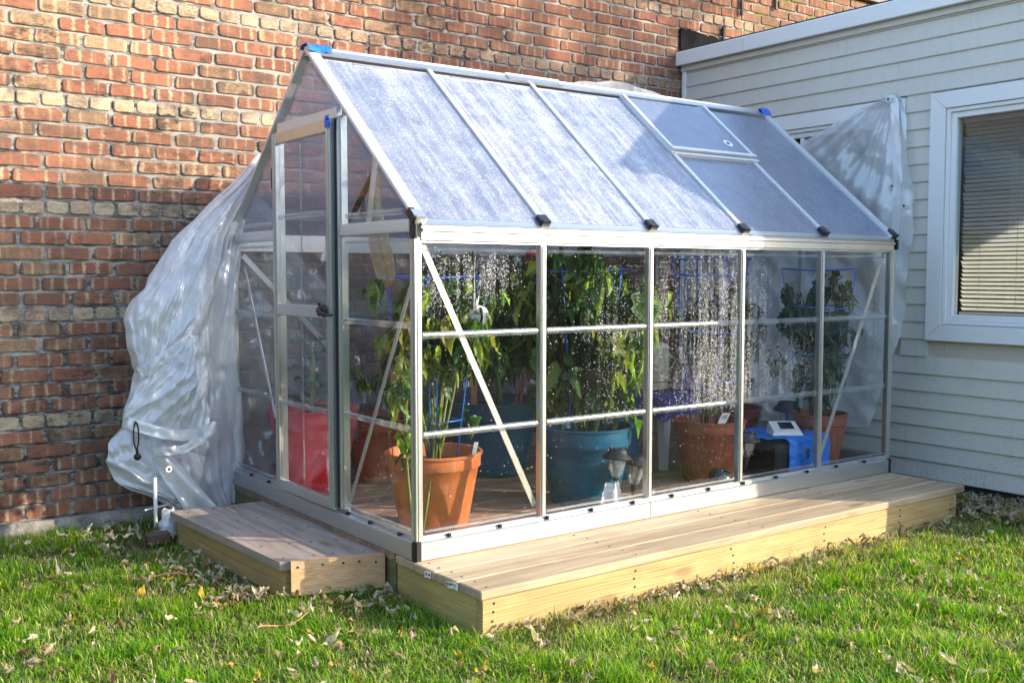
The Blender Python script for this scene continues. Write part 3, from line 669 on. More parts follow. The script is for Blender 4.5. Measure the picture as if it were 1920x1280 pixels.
for x in (0.03, 0.75, 1.5, 2.3, 2.98):
    for k in range(4):
        for q in (0.035, 0.11): sc_m.lathe([(0.0042, 0.0), (0.0042, 0.0015), (0.0, 0.0018)], (x + R.uniform(-.008, .008), -0.458 + k * 0.1508 + q, -0.0012), 7)
tag(sc_m.build('screw_heads', M['iron'], deck), kind='stuff')
# step in front of the door: a slightly skewed footprint, A left-back, B left-front, C right-front, D right-back
A, B, C_, D_ = Vector((-.461, 1.50)), Vector((-.402, .368)), Vector((-.012, .242)), Vector((-.016, 1.45))
step = thing('wooden_step', 'small weathered pine step standing before the greenhouse door', 'step', (-.22, .9, GZ))
def quad_prism(q, z0, z1, name, m, par, bev=0.0): return MB().prism([(p_.x, p_.y, z0) for p_ in q], (0, 0, z1 - z0)).build(name, m, par)
m0, m1 = A.lerp(D_, .49), B.lerp(C_, .49); g0, g1 = A.lerp(D_, .497), B.lerp(C_, .497)
quad_prism([A, B, m1, m0], -0.055, -0.021, 'plank', M['wood_step_top'], step)
quad_prism([g0, g1, C_, D_], -0.055, -0.022, 'plank', M['wood_step_top'], step)
dn = (C_ - B).normalized(); nn = Vector((dn.y, -dn.x))
ledge = (B - A).normalized(); ln_ = Vector((ledge.y, -ledge.x)) * -1
i0, i1 = A + Vector((0.022, -0.03)), B + Vector((0.022, 0.004))
quad_prism([i0, i1, i1 + Vector((0.03, 0)), i0 + Vector((0.03, 0))], -0.109, -0.0565, 'side_board', M['wood_step_side'], step)
quad_prism([i0, i1, i1 + Vector((0.032, 0)), i0 + Vector((0.032, 0))], GZ - 0.04, -0.111, 'side_board', M['wood_step_side'], step)
f0, f1 = B + dn * 0.04, C_
fb = quad_prism([f0 + nn * 0.033, f1 + nn * 0.033, f1 + nn * 0.001, f0 + nn * 0.001], -0.150, -0.016, 'front_board', M['wood_step_front'], step)
quad_prism([f0 - nn * 0.003, f1 - nn * 0.003, f1 - nn * 0.03, f0 - nn * 0.03], -0.145, -0.057, 'inner_board', M['wood_green'], step)
sm = MB()
for u in (0.07, 0.33, 0.55, 0.72, 0.9):
    p_ = f0.lerp(f1, u) + nn * 0.0332; sm.lathe([(0.005, 0), (0.005, .002), (0, .0024)], (p_.x, p_.y, -0.04 + R.uniform(-.006, .006)), 7, (nn.x, nn.y, 0))
p_ = f0.lerp(f1, 0.06) + nn * 0.0332; sm.lathe([(0.005, 0), (0.005, .002), (0, .0024)], (p_.x, p_.y, -0.13), 7, (nn.x, nn.y, 0))
for u in (0.06, 0.3, 0.52, 0.75, 0.94):
    for v in (0.12, 0.4, 0.6, 0.88):
        q = A.lerp(B, u).lerp(D_.lerp(C_, u), v); sm.lathe([(0.0045, 0), (0.0045, .0015), (0, .0018)], (q.x + R.uniform(-.01, .01), q.y, -0.0212), 7)
tag(sm.build('screw_heads', M['iron'], step), kind='stuff')
# paper lumber tags stapled to the deck board ends
def lumber_tag(y0, w_, label):
    o = thing('lumber_tag', label, 'tag', (-0.022, y0, -0.018)); h = 0.024
    fn = lambda u, v: (-0.0235 - 0.004 * math.sin(u * 3.1), y0 - w_ / 2 + w_ * u, -0.032 + h * v + 0.003 * math.sin(u * 5))
    mb = MB(); mb.grid(fn, 8, 3); b = mb.build('paper', M['paper'], o)
    md = b.modifiers.new('thick', 'SOLIDIFY'); md.thickness = 0.0006
    def mark(u0, u1, v0, v1, m, nm):
        q = [Vector(fn(u, v)) + Vector((-0.0012, 0, 0)) for u, v in ((u0, v0), (u1, v0), (u1, v1), (u0, v1))]; MB().prism(q, (0.0004, 0, 0)).build(nm, m, o)
    return mark
mk = lumber_tag(-0.285, 0.075, 'white paper lumber tag with a red bar on the board end nearest the deck corner')
mk(0.2, 0.95, 0.14, 0.28, M['print_red'], 'red_bar')
for k in range(7): mk(0.38 + k * .055, 0.38 + k * .055 + 0.028, 0.5, 0.8, M['print_dark'], 'barcode_line')
mk(0.1, 0.3, 0.7, 0.78, M['print_dark'], 'text_line'); mk(0.1, 0.28, 0.5, 0.58, M['print_dark'], 'text_line'); mk(0.82, 0.94, 0.45, 0.85, M['print_dark'], 'text_block')
mk = lumber_tag(-0.115, 0.045, 'small torn white lumber tag on the board end beside the greenhouse corner')
mk(0.42, 0.52, 0.3, 0.75, M['print_red'], 'red_bar'); mk(0.62, 0.7, 0.3, 0.75, M['print_red'], 'red_bar'); mk(0.05, 0.25, 0.35, 0.7, M['print_dark'], 'text_block')

# ------------------------------------------------------------------ greenhouse
gh = thing('greenhouse', 'small aluminium framed greenhouse with clear walls and frosted gable roof', 'greenhouse', (L / 2, Wd / 2, 0.0))
HB = 0.088; BAY = L / 5
def gpart(mb, name, m, smooth=False, par=None, ang=None): return mb.build(name, m, par or gh, smooth, ang=ang)
# base rails
pf = [(-0.016, 0.003), (-0.016, 0.070), (-0.010, 0.074), (0.006, 0.079), (0.006, 0.086), (0.012, 0.092), (0.030, 0.092), (0.030, 0.003)]
for x0, x1 in ((0.0, 1.219), (1.223, L)): gpart(MB().prof_x(pf, x0, x1), 'base_rail', M['alu'])
gpart(MB().box(1.2185, 1.2235, -0.0145, 0.02, 0.004, 0.071), 'rail_joint', M['dark_fill'])
gpart(MB().prof_x([(Wd - a, b) for a, b in pf], 0.0, L), 'base_rail', M['alu_dull'])
gpart(MB().prof_y([(a, b) for a, b in pf], 0.012, Wd - 0.012), 'base_rail', M['alu_dull'])
gpart(MB().prof_y([(L - a, b) for a, b in pf], 0.012, Wd - 0.012), 'base_rail', M['alu_dull'])
for x in (0, L):
    for y in (0, Wd):
        sx, sy = (1 if x == 0 else -1), (1 if y == 0 else -1)
        gpart(MB().prism([(x - sx * .018, y + sy * .010, 0.002), (x - sx * .018, y + sy * -.008, 0.002), (x - sx * .010, y - sy * .018, 0.002), (x + sx * .010, y - sy * .018, 0.002), (x + sx * .010, y + sy * .010, 0.002)], (0, 0, 0.073)), 'corner_cap', M['black'])
for x in list(np.arange(0.14, L - 0.05, 0.245)): gpart(MB().box(x, x + 0.014, -0.011, 0.004, 0.0745, 0.0885, 0.002), 'clip', M['black'])
for y in (0.12, 0.36, 0.56, 1.40, 1.62): gpart(MB().box(-0.011, 0.004, y, y + 0.014, 0.0745, 0.0885, 0.002), 'clip', M['black'])
# posts
def post_mb(x, y, ax, z0, z1, w_=0.030):
    mb = MB()
    s_ = 1
    if ax == 'x':      # on a long side: the profile faces -y
        sy = 1 if y < 0.5 else -1
        mb.box(x - w_ / 2, x + w_ / 2, *(sorted((y - sy * .006, y + sy * .026))), z0, z1, 0.002)
        mb.box(x - w_ * .28, x + w_ * .28, *(sorted((y - sy * .011, y - sy * .006))), z0 + .004, z1 - .004, 0.001)
    else:
        sx = 1 if x < 0.5 else -1
        mb.box(*(sorted((x - sx * .006, x + sx * .026))), y - w_ / 2, y + w_ / 2, z0, z1, 0.002)
        mb.box(*(sorted((x - sx * .011, x - sx * .006))), y - w_ * .28, y + w_ * .28, z0 + .004, z1 - .004, 0.001)
    return mb
for yy in (0.0, Wd):
    for k in range(1, 5): gpart(post_mb(BAY * k, yy, 'x', 0.0905, 1.222), 'post', M['alu'])
for x in (0, L):
    for y in (0, Wd):
        sx, sy = (1 if x == 0 else -1), (1 if y == 0 else -1)
        mb = MB(); mb.box(*sorted((x - sx * .010, x + sx * .024)), *sorted((y - sy * .010, y + sy * .024)), 0.0765, 1.245, 0.003)
        mb.box(*sorted((x - sx * .013, x - sx * .0101)), *sorted((y + sy * .0, y + sy * .018)), 0.08, 1.24, 0.0006)
        mb.box(*sorted((x + sx * .002, x + sx * .018)), *sorted((y - sy * .013, y - sy * .0101)), 0.08, 1.24, 0.0006)
        gpart(mb, 'corner_post', M['alu'])
# eave rails: stepped gutter profile
ev = [(0.03, 1.222), (-0.006, 1.222), (-0.006, 1.230), (-0.020, 1.232), (-0.020, 1.262), (-0.030, 1.266), (-0.030, 1.274), (-0.018, 1.277), (-0.024, 1.290), (-0.010, 1.302), (0.0, 1.312), (0.03, 1.31)]
for x0, x1 in ((0.018, 1.862), (1.866, L - 0.012)): gpart(MB().prof_x(ev, x0, x1), 'eave_rail', M['alu'])
gpart(MB().prof_x([(Wd - a, b) for a, b in ev], 0.01, L - 0.01), 'eave_rail', M['alu'])
# slope helper (front slope): s runs 0 at the eave to 1 at the ridge, h is height off the plane
E0, E1 = Vector((0, -0.012, 1.300)), Vector((0, Wd / 2, HR)); SN = Vector((0, -(HR - 1.300), Wd / 2 + .012)).normalized()
def slope(x, s_, h=0.0, back=False):
    p_ = E0.lerp(E1, s_) + SN * h
    return Vector((x, (Wd - p_.y) if back else p_.y, p_.z))
# ridge beam, two lengths with a raised sleeve
rp = [(-0.045, -0.038), (-0.050, -0.030), (-0.020, -0.006), (-0.016, 0.004), (0.016, 0.004), (0.020, -0.006), (0.050, -0.030), (0.045, -0.038)]
for x0, x1 in ((0.0, 1.13), (1.132, L)): gpart(MB().prof_x([(Wd / 2 + a, HR + 0.012 + b) for a, b in rp], x0, x1), 'ridge_beam', M['alu'])
gpart(MB().prof_x([(Wd / 2 + a * 1.12, HR + 0.018 + b) for a, b in rp], 1.08, 1.42), 'ridge_sleeve', M['alu'])
for x0 in (0.20, 0.72, 1.45): gpart(MB().prof_x([(Wd / 2 - 0.06, HR - 0.043), (Wd / 2 - 0.072, HR - 0.052), (Wd / 2 - 0.070, HR - 0.056), (Wd / 2 - 0.055, HR - 0.045)], x0, x0 + 0.19), 'ridge_clip', M['alu'])
# roof bars and edge rafters
def slope_bar(x, w_, h0, h1, s0, s1, back):
    mb = MB(); vs = [slope(x + i * w_ / 2, s_, h, back) for s_ in (s0, s1) for i, h in ((-1, h0), (1, h0), (1, h1), (-1, h1))]
    mb.add(vs, [(0, 1, 2, 3), (7, 6, 5, 4), (0, 4, 5, 1), (1, 5, 6, 2), (2, 6, 7, 3), (3, 7, 4, 0)]); return mb
for back in (False, True):
    for k in range(1, 5): gpart(slope_bar(BAY * k, 0.024, -0.004, 0.014, 0.02, 0.955, back), 'roof_bar', M['alu_bar'])
    for x, s_ in ((0.0, 1), (L, -1)):
        mb = slope_bar(x + s_ * 0.019, 0.046, 0.001, 0.015, 0.0, 0.975, back)
        mb2 = slope_bar(x - s_ * 0.0065, 0.004, 0.0, 0.013, 0.0, 0.985, back); mb.add(mb2.v, mb2.f)
        gpart(mb, 'edge_rafter', M['alu_bar'])
for k in range(0, 6):
    x = BAY * k + (0.010 if k == 0 else (-0.006 if k == 5 else 0.0)); mb = MB()
    c = slope(x, 0.02, 0.010); d = (E1 - E0).normalized()
    mb.bar(c - d * 0.022, c + d * 0.022, 0.046, 0.026, SN); mb.bar(c - d * 0.030, c - d * 0.018, 0.040, 0.034, SN)
    gpart(mb, 'bar_end_cap', M['black'] if k else M['alu_dull'])
for x, s_ in ((0.0, -1), (L, 1)):
    mb = MB(); mb.box(*sorted((x + s_ * 0.004, x + s_ * 0.018)), -0.030, 0.014, 1.236, 1.292, 0.004); mb.bar(slope(x + s_ * .004, 0.0, 0.0), slope(x + s_ * .004, 0.05, 0.006), 0.024, 0.03, SN)
    gpart(mb, 'eave_end_cap', M['black'])
# panes: a wall pane carries a wetness field
def wet_front(bay, u, v):
    g = lambda cx, cy, sx, sy: math.exp(-((u - cx) / sx) ** 2 - ((v - cy) / sy) ** 2)
    n = 0.5 + 0.8 * nz(u * 5 + bay * 7, v * 4, 2.2)
    base = 0.004 + (0.004 if v < 0.3 else 0)
    if bay == 0: a = 0.95 * g(.22, .87, .2, .10) + 0.9 * g(.58, .90, .22, .08)
    elif bay == 1: a = 0.28 * g(.7, .7, .3, .3) + 0.55 * g(.6, .68, .5, .02) + 0.03
    elif bay == 2: a = 1.0 * (1 / (1 + math.exp(-(u - 0.5) * 10))) * (0.3 + 0.9 * (v > 0.34) * (1 - max(0, v - .85) * 5)) + 0.5 * g(.15, .78, .12, .2) + 0.25 * (v > .34) * g(.3, .5, .3, .2)
    elif bay == 3: a = (1.0 * g(.12, .50, .22, .22) + 0.75 * g(.5, .45, .5, .13) + 0.5 * g(.2, .8, .14, .18)) * (v > .335) + 0.02
    else: a = 0.8 * g(.80, .70, .14, .2) + 0.3 * g(.4, .6, .3, .25)
    a = max(0.0, a) ** 1.25
    return max(0.0, a * (0.5 + 0.8 * n) + base) if v > 0.3 else base + 0.05 * a
def pane_box(fr, nu, nv, d, wetf, name, m, par=None):
    mb = MB(); mb.grid(fr, nu, nv); n0 = len(mb.v)
    mb.v += [tuple(Vector(q) + Vector(d)) for q in mb.v[:]]; mb.f += [tuple(i + n0 for i in f[::-1]) for f in mb.f[:]]
    bd = [i for i in range(nu)] + [(j + 1) * nu - 1 for j in range(1, nv)] + [nu * nv - 1 - i for i in range(1, nu)] + [(nv - 1 - j) * nu for j in range(1, nv - 1)]
    for a, b in zip(bd, bd[1:] + bd[:1]): mb.f.append((a, b, b + n0, a + n0))
    o = mb.build(name, m, par or gh)
    wv = [wetf(i / (nu - 1), j / (nv - 1)) for j in range(nv) for i in range(nu)]
    setattr_f(o, 'wet', wv + [0.0] * len(wv)); return o
def rib_x(x0, x1, y, z, par): 
    m_ = MB(); m_.prof_x([(y, z - .014), (y - .008, z - .009), (y - .010, z), (y - .008, z + .009), (y, z + .014)], x0, x1); m_.build('rib', M['rib'], par)
def rib_y(y0, y1, x, z, par):
    m_ = MB(); m_.prof_y([(x, z - .013), (x - .008, z - .008), (x - .010, z), (x - .008, z + .008), (x, z + .013)], y0, y1); m_.build('rib', M['rib'], par)
for k in range(5):
    x0, x1 = BAY * k + 0.017, BAY * (k + 1) - 0.017; zA, zB = 0.0935, 1.221
    if k == 0: x0 = 0.026
    if k == 4: x1 = L - 0.026
    f = lambda u, v: (x0 + (x1 - x0) * u, 0.008, zA + (zB - zA) * v)
    p_ = pane_box(f, 16, 28, (0, 0.003, 0), lambda u, v, b=k: wet_front(b, u, v), 'wall_pane', M['pane'])
    rib_x(x0 + .008, x1 - .008, 0.0075, 0.868, p_); rib_x(x0 + .008, x1 - .008, 0.0075, 0.484, p_)
    for zz, hh in ((1.196, 0.007), (0.108, 0.006)):
        MB().prof_x([(0.0075, zz - hh), (0.003, zz - hh * .6), (0.003, zz + hh * .6), (0.0075, zz + hh)], x0 + .012, x1 - .012).build('embossed_edge', M['rib'], p_)
    fb_ = lambda u, v: (x0 + (x1 - x0) * u, Wd - 0.008, zA + (zB - zA) * v)
    q_ = pane_box(fb_, 2, 2, (0, -0.003, 0), lambda u, v: 0.015, 'wall_pane', M['pane'])
    m_ = MB()
    for zz in (0.868, 0.484): MB().box(x0 + .008, x1 - .008, Wd - 0.0205, Wd - 0.0115, zz - .012, zz + .012, 0.003).build('rib', M['rib'], q_)
# roof panes
def wet_shade_roof(bay, u, v):
    a = [0.55, 0.80, 0.75, 0.12, 0.10][bay] * (0.55 + 0.9 * (0.5 + 0.5 * nz(u * 3 + bay * 5, v * 2, 7)))  # droplets cut in the far bays to copy glints lost in shade
    if bay == 2: a *= 1.0 if u < 0.7 else 0.6
    return max(0, a)
VT = 0.555
for back in (False, True):
    for k in range(5):
        x0, x1 = BAY * k + 0.013, BAY * (k + 1) - 0.013; s0, s1 = 0.015, 0.945
        if k == 0: x0 = 0.032
        if k == 4: x1 = L - 0.032
        if k == 3 and not back: s1 = VT - 0.02
        f = lambda u, v: tuple(slope(x0 + (x1 - x0) * u, s0 + (s1 - s0) * v, 0.003, back))
        dv = slope(0, 0, -0.001, back) - slope(0, 0, 0.003, back)
        pane_box(f, 12, 16, tuple(dv), lambda u, v, b=k: wet_shade_roof(b, u, v), 'roof_pane', M['roofpane'])
# roof vent in the fourth bay
vent = bpy.data.objects.new('roof_vent', None); col.objects.link(vent); vent.parent = gh; vent.location = (0, 0, 0); WL['roof_vent'] = wloc(gh)
xa, xb = BAY * 3 + 0.004, BAY * 4 + 0.028
pane_box(lambda u, v: tuple(slope(xa + .012 + (xb - xa - .03) * u, VT + (0.94 - VT) * v, 0.020)), 8, 8, tuple(SN * -0.004), lambda u, v: 0.08, 'vent_pane', M['roofpane'], vent)
for a_, b_ in (((xa, VT), (xa, .95)), ((xb - .012, VT), (xb - .012, .95))): MB().bar(slope(a_[0], a_[1], .022), slope(b_[0], b_[1], .022), 0.022, 0.016, SN).build('vent_side_rail', M['alu_bar'], vent)
mb = MB(); mb.bar(slope(xa - .012, VT - .012, .024), slope(xb + .004, VT - .012, .024), 0.022, 0.020, SN); mb.bar(slope(xa - .012, VT - .038, .012), slope(xb + .004, VT - .038, .012), 0.016, 0.020, SN)
mb.build('vent_bottom_rail', M['alu_bar'], vent)
tk = slope(2.36, 0.64, 0.0205); mb = MB(); mb.lathe([(0.0, 0), (0.030, 0.0), (0.030, 0.0008), (0.0, 0.0009)], tk, 20, SN); st = mb.build('sticker', M['paper'], vent)
mb = MB(); mb.lathe([(0.010, 0.0009), (0.014, 0.0009), (0.014, 0.0014), (0.010, 0.0014), (0.010, 0.0009)], tk, 14, SN); mb.bar(tk + SN * .0012 - Vector((.007, 0, 0)), tk + SN * .0012 + Vector((.007, 0, 0)), .003, .0006, SN); mb.build('symbol', M['print_dark'], st)
# gable ends
def gz(y): return 1.300 + (HR - 1.300) * (1 - abs(y - Wd / 2) / (Wd / 2 + .012)) - 0.05
J0, J1 = 0.605, 1.245; DT = 1.755
def gable(x, s_, door):
    mat_ = M['alu'] if door else M['alu_dull']
    # jambs
    for j in (J0, J1):
        mb = post_mb(x, j, 'y', 0.0905, gz(j) - 0.005, 0.030)
        if door and j == J0: 
            mb.box(-0.016, 0.0, j - 0.004, j + 0.004, 0.094, gz(j) - .02, 0.001)
        gpart(mb, 'door_jamb' if door else 'gable_post', mat_)
    xr = sorted((x - s_ * .012, x + s_ * .02))
    for y0, y1 in ((0.024, J0 - 0.016), (J1 + 0.016, Wd - 0.024)):
        mb = MB(); mb.box(*xr, y0, y1, 1.262, 1.312, 0.003); mb.box(*sorted((x - s_ * .014, x - s_ * .0121)), y0, y1, 1.27, 1.30, 0.0005); gpart(mb, 'cross_rail', M['alu_bar'])
    mb = MB(); mb.box(*xr, J0 + 0.016, J1 - 0.016, DT + 0.004, DT + 0.05, 0.003); gpart(mb, 'door_header', M['alu_bar'])
    if not door:
        mb = MB(); mb.box(*xr, J0 + 0.016, J1 - 0.016, 1.262, 1.312, 0.003); gpart(mb, 'cross_rail', mat_)
    xp = x + s_ * 0.006; d = (s_ * 0.003, 0, 0)
    def poly_pane(poly, nm='gable_pane'):
        o = MB().prism([(xp, a, b) for a, b in poly], d).build(nm, M['pane'], gh); setattr_f(o, 'wet', [0.008] * len(o.data.vertices)); return o
    for y0, y1 in ((0.026, J0 - .016), (J1 + .016, Wd - .026)):
        p_ = poly_pane([(y0, .0935), (y1, .0935), (y1, 1.262), (y0, 1.262)])
        if door:
            rib_y(y0 + .006, y1 - .006, xp - .0005, 0.905, p_); rib_y(y0 + .006, y1 - .006, xp - .0005, 0.505, p_)
            for zz in (1.235, 0.112): MB().prof_y([(xp - .0005, zz - .006), (xp - .005, zz - .003), (xp - .005, zz + .003), (xp - .0005, zz + .006)], y0 + .012, y1 - .012).build('embossed_edge', M['rib'], p_)
    for a, b in ((0.06, J0 - .016), (Wd - 0.06, J1 + .016)): 
        p_ = poly_pane([(a, 1.313), (b, 1.313), (b, gz(b)), (a, max(1.316, gz(a)))])
        if door: rib_y(min(a, b) + .03, max(a, b) - .03, xp - .0005, 1.345, p_)
    poly_pane([(J0 + .0, DT + .051), (J1, DT + .051), (J1, gz(J1)), (Wd / 2, gz(Wd / 2)), (J0, gz(J0))])
    if not door:
        poly_pane([(J0 + .016, .0935), (J1 - .016, .0935), (J1 - .016, 1.262), (J0 + .016, 1.262)]); poly_pane([(J0 + .016, 1.313), (J1 - .016, 1.313), (J1 - .016, DT), (J0 + .016, DT)])
gable(0.0, 1, True); gable(L, -1, False)
# corner stiffeners in the upper gable corner
gpart(MB().bar((0.02, 0.40, 1.315), (0.02, 0.33, 1.60), 0.012, 0.02, (1, 0, 0)), 'gable_stiffener', M['alu_dull'])
# door
door = bpy.data.objects.new('door', None); col.objects.link(door); door.parent = gh; door.location = Vector((-0.022, Wd / 2, 0.085)) - wloc(gh); WL['door'] = Vector((-0.022, Wd / 2, 0.085))
d0, d1, dz0, dz1, DX = J0 + 0.036, J1 - 0.004, 0.084, DT, -0.022; sw = 0.038
def dpart(mb, nm, m): return mb.build(nm, m, door)
for a in (d0, d1 - sw):
    mb = MB(); mb.box(DX - .012, DX + .012, a, a + sw, dz0, dz1, 0.003); mb.box(DX - .016, DX - .0121, a + sw * .3, a + sw * .75, dz0 + .003, dz1 - .003, 0.001); dpart(mb, 'door_stile', M['alu'])
dpart(MB().box(DX - .012, DX + .012, d0 + sw + .001, d1 - sw - .001, dz1 - .05, dz1, 0.003), 'door_rail', M['alu'])
dpart(MB().box(DX - .012, DX + .012, d0 + sw + .001, d1 - sw - .001, dz0, dz0 + .048, 0.003), 'door_rail', M['alu'])
dpart(MB().box(DX - .014, DX + .012, d0 + sw + .001, d1 - sw - .001, 0.912, 0.965, 0.003), 'door_rail', M['alu'])
gpart(MB().box(-0.012, 0.004, J0 + .0155, d0 - .001, 0.094, DT), 'door_gap_fill', M['dark_fill'])  # dark strip standing in for the shade of the gap beside the door
for z0, z1 in ((dz0 + .049, 0.911), (0.966, dz1 - .051)):
    mb = MB(); mb.box(DX - .003, DX + .001, d0 + sw, d1 - sw, z0, z1); p_ = dpart(mb, 'door_pane', M['pane']); setattr_f(p_, 'wet', [0.012] * len(p_.data.vertices))
    yc = (d0 + d1) / 2
    MB().box(DX - .008, DX - .0035, yc - .005, yc + .005, z0 + .02, z1 - .02, 0.001).build('groove', M['rib'], p_)
    MB().box(DX - .008, DX - .0035, d0 + sw + .012, d0 + sw + .020, z0 + .02, z1 - .02, 0.001).build('groove', M['rib'], p_)
p_ = MB().prof_y([(DX - .0035, 1.352), (DX - .010, 1.36), (DX - .010, 1.37), (DX - .0035, 1.378)], d0 + sw + .02, d1 - sw - .02).build('rib', M['rib'], p_)
p_ = MB().prof_y([(DX - .0035, .492), (DX - .010, .50), (DX - .010, .51), (DX - .0035, .518)], d0 + sw + .02, d1 - sw - .02).build('rib', M['rib'], door)
# door handle: curved black lever on a round rose
mb = MB(); hy = d0 + 0.045
mb.lathe([(0.0, 0.0), (0.028, 0.0), (0.030, 0.006), (0.022, 0.016), (0.012, 0.02), (0.0, 0.021)], (DX - .013, hy + .012, 0.945), 18, (-1, 0, 0))
mb.tube([(DX - .03, hy + .014, 0.955), (DX - .045, hy + .006, 0.945), (DX - .047, hy - .03, 0.935), (DX - .046, hy - .07, 0.932), (DX - .04, hy - .11, 0.930)], [0.014, 0.013, 0.010, 0.007, 0.005], 10)
mb.tube([(DX - .03, hy + .03, 0.975), (DX - .04, hy + .02, 0.955), (DX - .03, hy + .03, 0.925)], 0.009, 8)
dpart(mb, 'door_handle', M['black'])
# hinge, flat diagonal braces
for zz in (1.50, 0.32): dpart(MB().box(DX - .014, DX + .012, d1 + .001, d1 + .009, zz, zz + .10, 0.002), 'hinge', M['black'])
gpart(MB().bar((0.022, 0.025, 1.135), (0.022, 0.588, 0.125), 0.004, 0.020, (0, 1, 0.55)), 'brace', M['alu_dull'])
gpart(MB().bar((0.022, Wd - 0.12, 1.135), (0.022, J1 + 0.03, 0.20), 0.004, 0.020, (0, 1, -0.55)), 'brace', M['alu'])
gpart(MB().bar((0.030, 0.024, 1.245), (0.590, 0.024, 0.135), 0.004, 0.026, (1, 0, 0.5)), 'brace', M['alu'])
gpart(MB().bar((L - .030, 0.024, 1.245), (L - .590, 0.024, 0.105), 0.004, 0.026, (1, 0, -0.5)), 'brace', M['alu'])
gpart(MB().bar((0.05, Wd - .024, 1.20), (0.62, Wd - .024, 0.62), 0.004, 0.028, (1, 0, 0.8)), 'brace', M['alu'])
gpart(MB().bar((L - .05, Wd - .024, 1.20), (L - .62, Wd - .024, 0.40), 0.004, 0.028, (1, 0, -0.8)), 'brace', M['alu'])
# black gas-strut of the vent linkage inside the gable
gpart(MB().tube([(0.10, 0.50, 1.53), (0.10, 0.62, 1.42), (0.10, 0.72, 1.34)], [0.012, 0.014, 0.010], 8), 'gable_strut', M['black'])
# crumpled blue tape
def tape(c, sx, sy, sz, label, seed, drop=0.0):
    mb = MB(); c = Vector(c)
    def fn(u, v):
        a = (u - .5) * 2; b = (v - .5) * 2; rr = 0.5 * nz(u * 3.3 + seed, v * 3.1, 1.7) + 0.35 * nz(u * 8, v * 8 + seed, 4)
        return (c.x + a * sx * (1 + .25 * rr), c.y + b * sy * (1 + .2 * rr), c.z + sz * (0.7 * rr + 0.6 * (1 - b * b * 1.3)) - drop * (b < 0) * b * b)
    mb.grid(fn, 9, 9); o = mb.build('blue_tape', M['blue_tape'], loc=c, recalc=False); md = o.modifiers.new('thick', 'SOLIDIFY'); md.thickness = 0.002
    return tag(o, label, 'tape')
tape((0.048, Wd / 2, HR + 0.014), 0.055, 0.05, 0.026, 'crumpled blue tape wrapped over the near end of the greenhouse ridge', 1.0, 0.02)
tape((L - 0.02, Wd / 2 - .01, HR + 0.008), 0.035, 0.045, 0.030, 'small knot of blue tape on the far end of the greenhouse ridge', 5.0, 0.02)
o = MB(); o.grid(lambda u, v: (-0.036 + 0.012 * nz(u * 4, v * 4, 3) - .006, 0.640 + 0.042 * (u - .5) + .006 * nz(v * 5, u * 3), 1.745 + 0.05 * (v - .5) + .008 * nz(u * 5, v * 3, 8)), 6, 7)
o = o.build('blue_tape', M['blue_tape'], loc=(-0.036, 0.64, 1.745), recalc=False); o.modifiers.new('thick', 'SOLIDIFY').thickness = 0.0025
tag(o, 'torn scrap of blue tape stuck on the top corner of the greenhouse door', 'tape')

# ------------------------------------------------------------------ plastic sheets
def interp(tab, z):
    zs = [t_[0] for t_ in tab]
    return [float(np.interp(z, zs[::-1] if zs[0] > zs[-1] else zs, [t_[i] for t_ in (tab[::-1] if zs[0] > zs[-1] else tab)])) for i in range(1, len(tab[0]))]
def drape(tab, nu, nv, ybase, dispf, xskew=0.0):
    z0, z1 = tab[-1][0], tab[0][0]; mb = MB()
    def fn(u, v):
        z = z1 + (z0 - z1) * v; l, r = interp(tab, z); x = l + (r - l) * u
        d, dx, dz = dispf(u, v, x, z); return (x + dx, ybase + d, z + dz)
    mb.grid(fn, nu, nv); return mb
sheet = thing('plastic_sheet', 'big crumpled milky plastic sheet bunched at the left rear of the greenhouse', 'plastic sheet', (-0.3, 1.8, GZ))
tabA = [(1.733, .142, .180), (1.552, -.022, .105), (1.412, -.175, .072), (1.275, -.31, .05), (1.086, -.435, .034), (.87, -.50, .016), (.71, -.48, .0), (.55, -.53, .015), (.44, -.57, .03), (.20, -.60, .042), (.06, -.56, .035), (-.06, -.38, .018), (-.105, -.30, .012)]
def dA(u, v, x, z):
    fold = 0.020 * math.sin(u * 17 + 2.2 * nz(x * 2, z * 1.4) + z * 1.6) * (0.35 + v)
    cr = 0.032 * folds(u, v, 1) + 0.006 * crumple(x, z, 1, 4, 8, 16) ; return (0.03 - 0.10 * math.sin(math.pi * min(1, v * 1.1)) * math.sin(math.pi * u) ** .7 + fold * .9 - cr, 0.012 * nz(z * 9, 2.0) * (u < .1 or u > .9), 0)
drape(tabA, 90, 170, 1.80, dA).build('back_curtain', M['sheet'], sheet, True, recalc=False)
tabB = [(1.70, .135, .165), (1.552, -.026, .06), (1.412, -.182, -.02), (1.275, -.32, -.09), (1.086, -.45, -.14), (.98, -.53, -.17), (.88, -.588, -.20), (.80, -.575, -.25), (.72, -.555, -.34), (.66, -.54, -.46), (.62, -.53, -.50)]
def dB(u, v, x, z):
    env = math.sin(math.pi * u) ** .6 * min(1, v * 1.5)
    fold = 0.012 * math.sin(u * 9 - z * 3)
    cr = 0.042 * folds(u, v, 5) + 0.007 * crumple(x + .3 * z, z, 5, 5, 8, 18)
    return (-0.03 - 0.15 * env + fold * (.3 + v) * .8 - cr, 0.016 * nz(z * 14, 7.7) * (u < .12), 0)
drape(tabB, 90, 150, 1.79, dB).build('upper_fold', M['sheet'], sheet, True, recalc=False)
